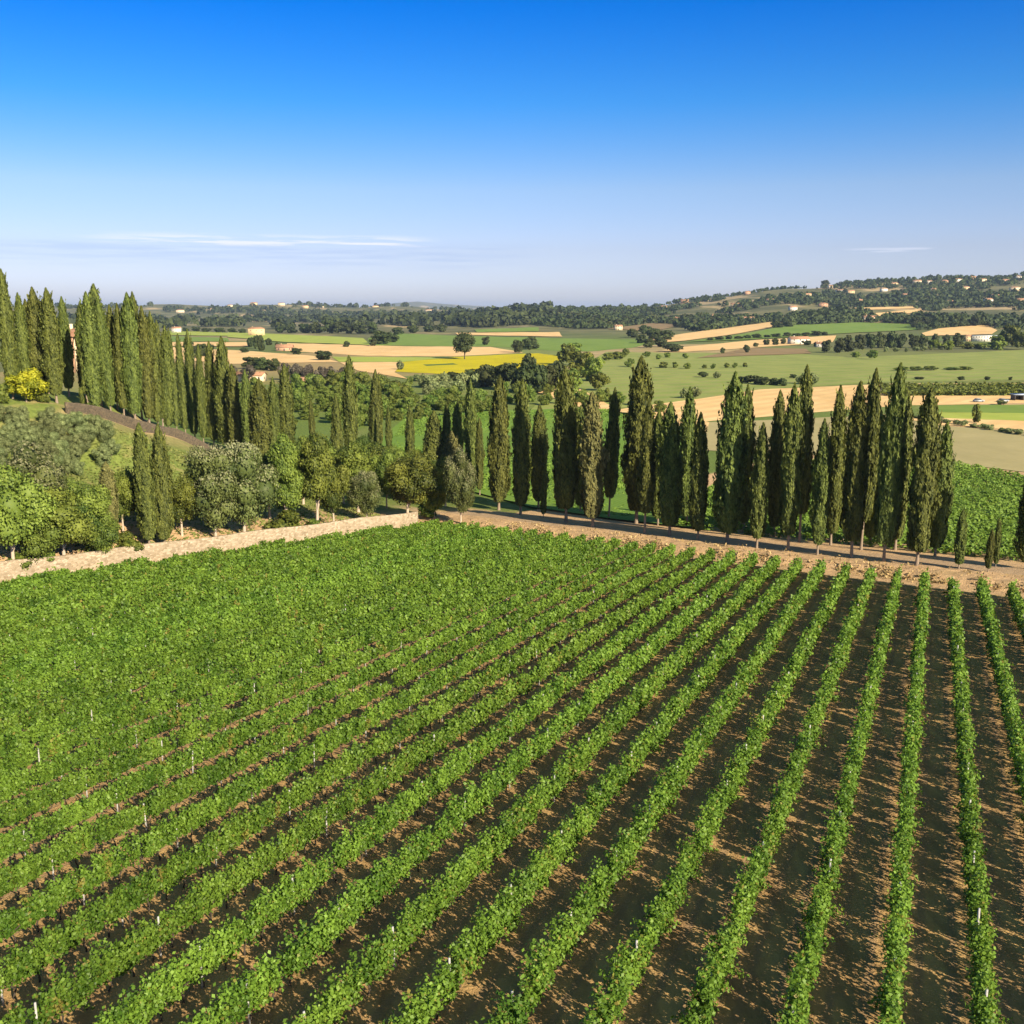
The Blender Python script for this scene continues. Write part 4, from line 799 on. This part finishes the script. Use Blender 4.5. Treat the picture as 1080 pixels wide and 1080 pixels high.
def hs_px(x0, x1, by, ty, label, rz=.2, wallm=0, roof='gable', floors=2, **kw):
    P = ground((x0 + x1) / 2, by); d = project(P)[2]; w_ = (x1 - x0) * d / F; h_ = max((by - ty) * d / F * .8, 2.6); return house(P, w_, min(w_ * .7, 11), h_, rz, label, wallm, roof, floors, **kw)
house(ground(264, 402), 15, 7, 3.2, -.12, 'long low farmhouse with terracotta roof and pale gable end behind the cypresses', 3, 'gable', 1, nwin=5)
house(ground(316, 408), 13, 7, 3.0, -.5, 'low farm shed with reddish roof right of the long farmhouse', 3, 'gable', 1, nwin=3, name='farm_shed', cat='shed')
hs_px(262, 279, 354, 345, 'ochre farmhouse at the far end of the lime field', .25, 1, 'hip', 2)
hs_px(292, 309, 370, 365, 'pink low farmhouse among trees by the stubble field', .1, 2, 'gable', 1)
hs_px(182, 191, 351, 345, 'small white house right of the lane cypresses far off', .1, 0, 'gable', 2)
P = at(66, 388, 250)
house(P, 6, 8, 7.5, .35, 'tall pinkish villa glimpsed between the left hill cypresses', 2, 'hip', 3, name='villa', nwin=3)
P = at(84, 388, 256)
house(P, 7, 8, 8, .2, 'cream villa wing glimpsed right of the tall pinkish villa', 3, 'hip', 3, name='villa', nwin=2)
hs_px(832, 852, 363, 356, 'white farmhouse with two storeys among trees above the meadow', .1, 0, 'gable', 2)
hs_px(860, 872, 366, 361.5, 'low white outbuilding right of the white farmhouse', .0, 0, 'gable', 1, name='outbuilding')
hs_px(1024, 1049, 360, 352.5, 'long pale blue-grey building on the right edge of the meadow', -.1, 0, 'flat', 2, name='long_building', cat='building', roofm=M_bluemetal, nwin=9)
hs_px(1017, 1025, 360, 353, 'ochre block left of the long pale building', .2, 1, 'hip', 2)
hs_px(1009, 1020, 343, 337.5, 'white house on the stubble slope by the pines', .1, 0, 'hip', 2)
hs_px(779, 795, 340, 334.5, 'white farmhouse on the ridge of the stubble slope', .15, 0, 'gable', 2)
hs_px(910, 924, 339, 333.5, 'pale house with stepped roof below the terraces', .1, 3, 'gable', 2)
hs_px(648, 656, 348, 343, 'little cream house at the foot of the wooded hill', .1, 3, 'gable', 2)
hs_px(709, 722, 340, 334.5, 'ochre house below the dark wooded hill', .2, 1, 'hip', 2)
hs_px(750, 757, 336, 331.5, 'ochre house right of the wooded spur', .1, 1, 'hip', 2)
hs_px(520, 525, 339, 335.5, 'tiny cream house below the horizon in the middle', .1, 3, 'gable', 2)
rh_ = random.Random(4); GH = 'houses along the right ridge'
HX = [(683, 316), (742, 312), (763, 312), (788, 309), (876, 302.5), (886, 307), (897, 308), (922, 313), (943, 299.5), (967, 298), (980, 297.5), (996, 297.5), (1009, 296), (1026, 293), (1051, 313), (1070, 305), (1074, 292.5), (1003, 320), (700, 324), (722, 318), (812, 318), (850, 312), (868, 322), (905, 318), (932, 306), (955, 312), (985, 306), (1018, 304), (1036, 296), (1042, 318), (1060, 296), (1078, 318), (776, 322), (836, 326)]
for q_, (hx, hy) in enumerate(sorted(HX)):
    P = ground(hx, hy + 1.5); 
    if P[1] > 3900: 
        P = np.array([(hx - 540) / 1103.7 * 3150, 3150.0, 0]); P[2] = gz(P[0], P[1])
    w_ = rh_.uniform(15, 26); house(P, w_, 11, rh_.uniform(6, 9), rh_.uniform(-.3, .4), f"small {['white', 'ochre', 'pinkish', 'cream'][q_ % 4]} house up on the right ridge, {ordw(q_)} from the left", q_ % 4, rh_.choice(['hip', 'gable']), 2, group=GH, nwin=3, name='hill_house')
GL = 'houses along the far left ridge'
for q_, hx in enumerate((190, 226, 243, 268, 297, 322, 338, 396, 452)):
    Y_ = rh_.uniform(4300, 4950); x_ = (hx - 540) / 1103.7 * Y_; P = np.array([x_, Y_, float(gz(x_, Y_))]); house(P, rh_.uniform(20, 34), 14, rh_.uniform(8, 12), rh_.uniform(-.3, .3), f'tiny pale house on the far left ridge, {ordw(q_)} from the left', (q_ * 2 + 3) % 4, 'hip', 2, group=GL, nwin=2, name='hill_house')
# open shed with pale sheet roof, right edge
P = ground(1076, 422); sr = empty('open_shed', P, 'open dark shed with pale sheet roof at the right edge', 'shed', None, .1)
v, f = merge([box(-3.2, 3.2, 1.6, 1.75, 0, 2.4), box(-3.2, -3.05, -1.6, 1.597, 0, 2.4), box(.4, .55, -1.6, 1.597, 0, 2.4)]); part('wall', npmesh('wall', v, f, M_dim), sr)
v, f = box(-3.7, 3.7, -2.1, 2.1, 2.45, 2.6); v[[4, 5], 2] -= .25; v[[0, 1], 2] -= .25; part('roof', npmesh('roof', v, f, M_bluemetal), sr)
v, f = box(.6, 2.9, -1.6, -1.5, 0, 1.9); part('door', npmesh('door', v, f, M_plaster[0]), sr)
# two pale parked cars behind the lone small tree
def car(P, rz, label):
    root = empty('parked_car', P, label, 'car', 'cars parked by the lone small tree', rz)
    v = np.array([(x, y, z) for z, xs, yw in ((.3, (-2, 2), .82), (.85, (-2.05, 2.05), .86), (.9, (-1.95, 1.6), .84)) for x in xs for y in (-yw, yw)]); f = []
    for k_ in (0, 4):
        a, b_, c_, d_ = k_, k_ + 1, k_ + 2, k_ + 3; f += [(a, c_, c_ + 4, a + 4), (b_, b_ + 4, d_ + 4, d_), (a, a + 4, b_ + 4, b_), (c_, d_, d_ + 4, c_ + 4)]
    f.append((8, 10, 11, 9)); part('body', npmesh('body', v, f, M_car), root)
    v = np.array([(-1.7, -.78, .9), (-1.7, .78, .9), (1.0, -.78, .9), (1.0, .78, .9), (-1.3, -.62, 1.38), (-1.3, .62, 1.38), (.3, -.62, 1.38), (.3, .62, 1.38)]); part('windows', npmesh('windows', v, [(0, 2, 6, 4), (1, 5, 7, 3), (0, 4, 5, 1), (2, 3, 7, 6)], M_glass), root)
    v, f = box(-1.32, .32, -.64, .64, 1.382, 1.44); part('roof', npmesh('roof', v, f, M_car), root)
    for sx in (-1.25, 1.25):
        for sy in (-.8, .8):
            v, f = tube([(sx, sy - .1, .32), (sx, sy + .1, .32)], [.32, .32], 14); v = np.r_[v, [(sx, sy - .1, .32), (sx, sy + .1, .32)]]; f = list(map(tuple, f)) + [(j_, (j_ + 1) % 14, 28, 28) for j_ in range(14)] + [(14 + j_, 14 + (j_ + 1) % 14, 29, 29) for j_ in range(14)]; part('wheel', npmesh('wheel', v, f, M_dim), root)
M_car = plain_mat('silver_car_paint', (.25, .28, .32), (.3, .33, .37), 1, .4, 0)
car(ground(1032, 424), .1, 'pale car parked behind the lone small tree by the ditch'); car(ground(1058, 424), .15, 'pale car parked between the lone tree and the open shed')

# ------------------------------------------------------------------ the air
hv = bpy.data.materials.new('haze'); hv.use_nodes = True; t = hv.node_tree; t.nodes.clear()
out = t.nodes.new('ShaderNodeOutputMaterial'); pv = t.nodes.new('ShaderNodeVolumePrincipled'); pv.inputs['Color'].default_value = (.50, .68, 1.0, 1); pv.inputs['Density'].default_value = 4.5e-5; pv.inputs['Anisotropy'].default_value = .1
t.links.new(pv.outputs[0], out.inputs['Volume'])
v, f = box(-22000, 22000, -300, 23000, -2.5, 178); ho = bpy.data.objects.new('haze', npmesh('haze', v, f, hv)); C.objects.link(ho); tag(ho, 'pale blue haze over the far plain and hills', 'haze', None, 'stuff')
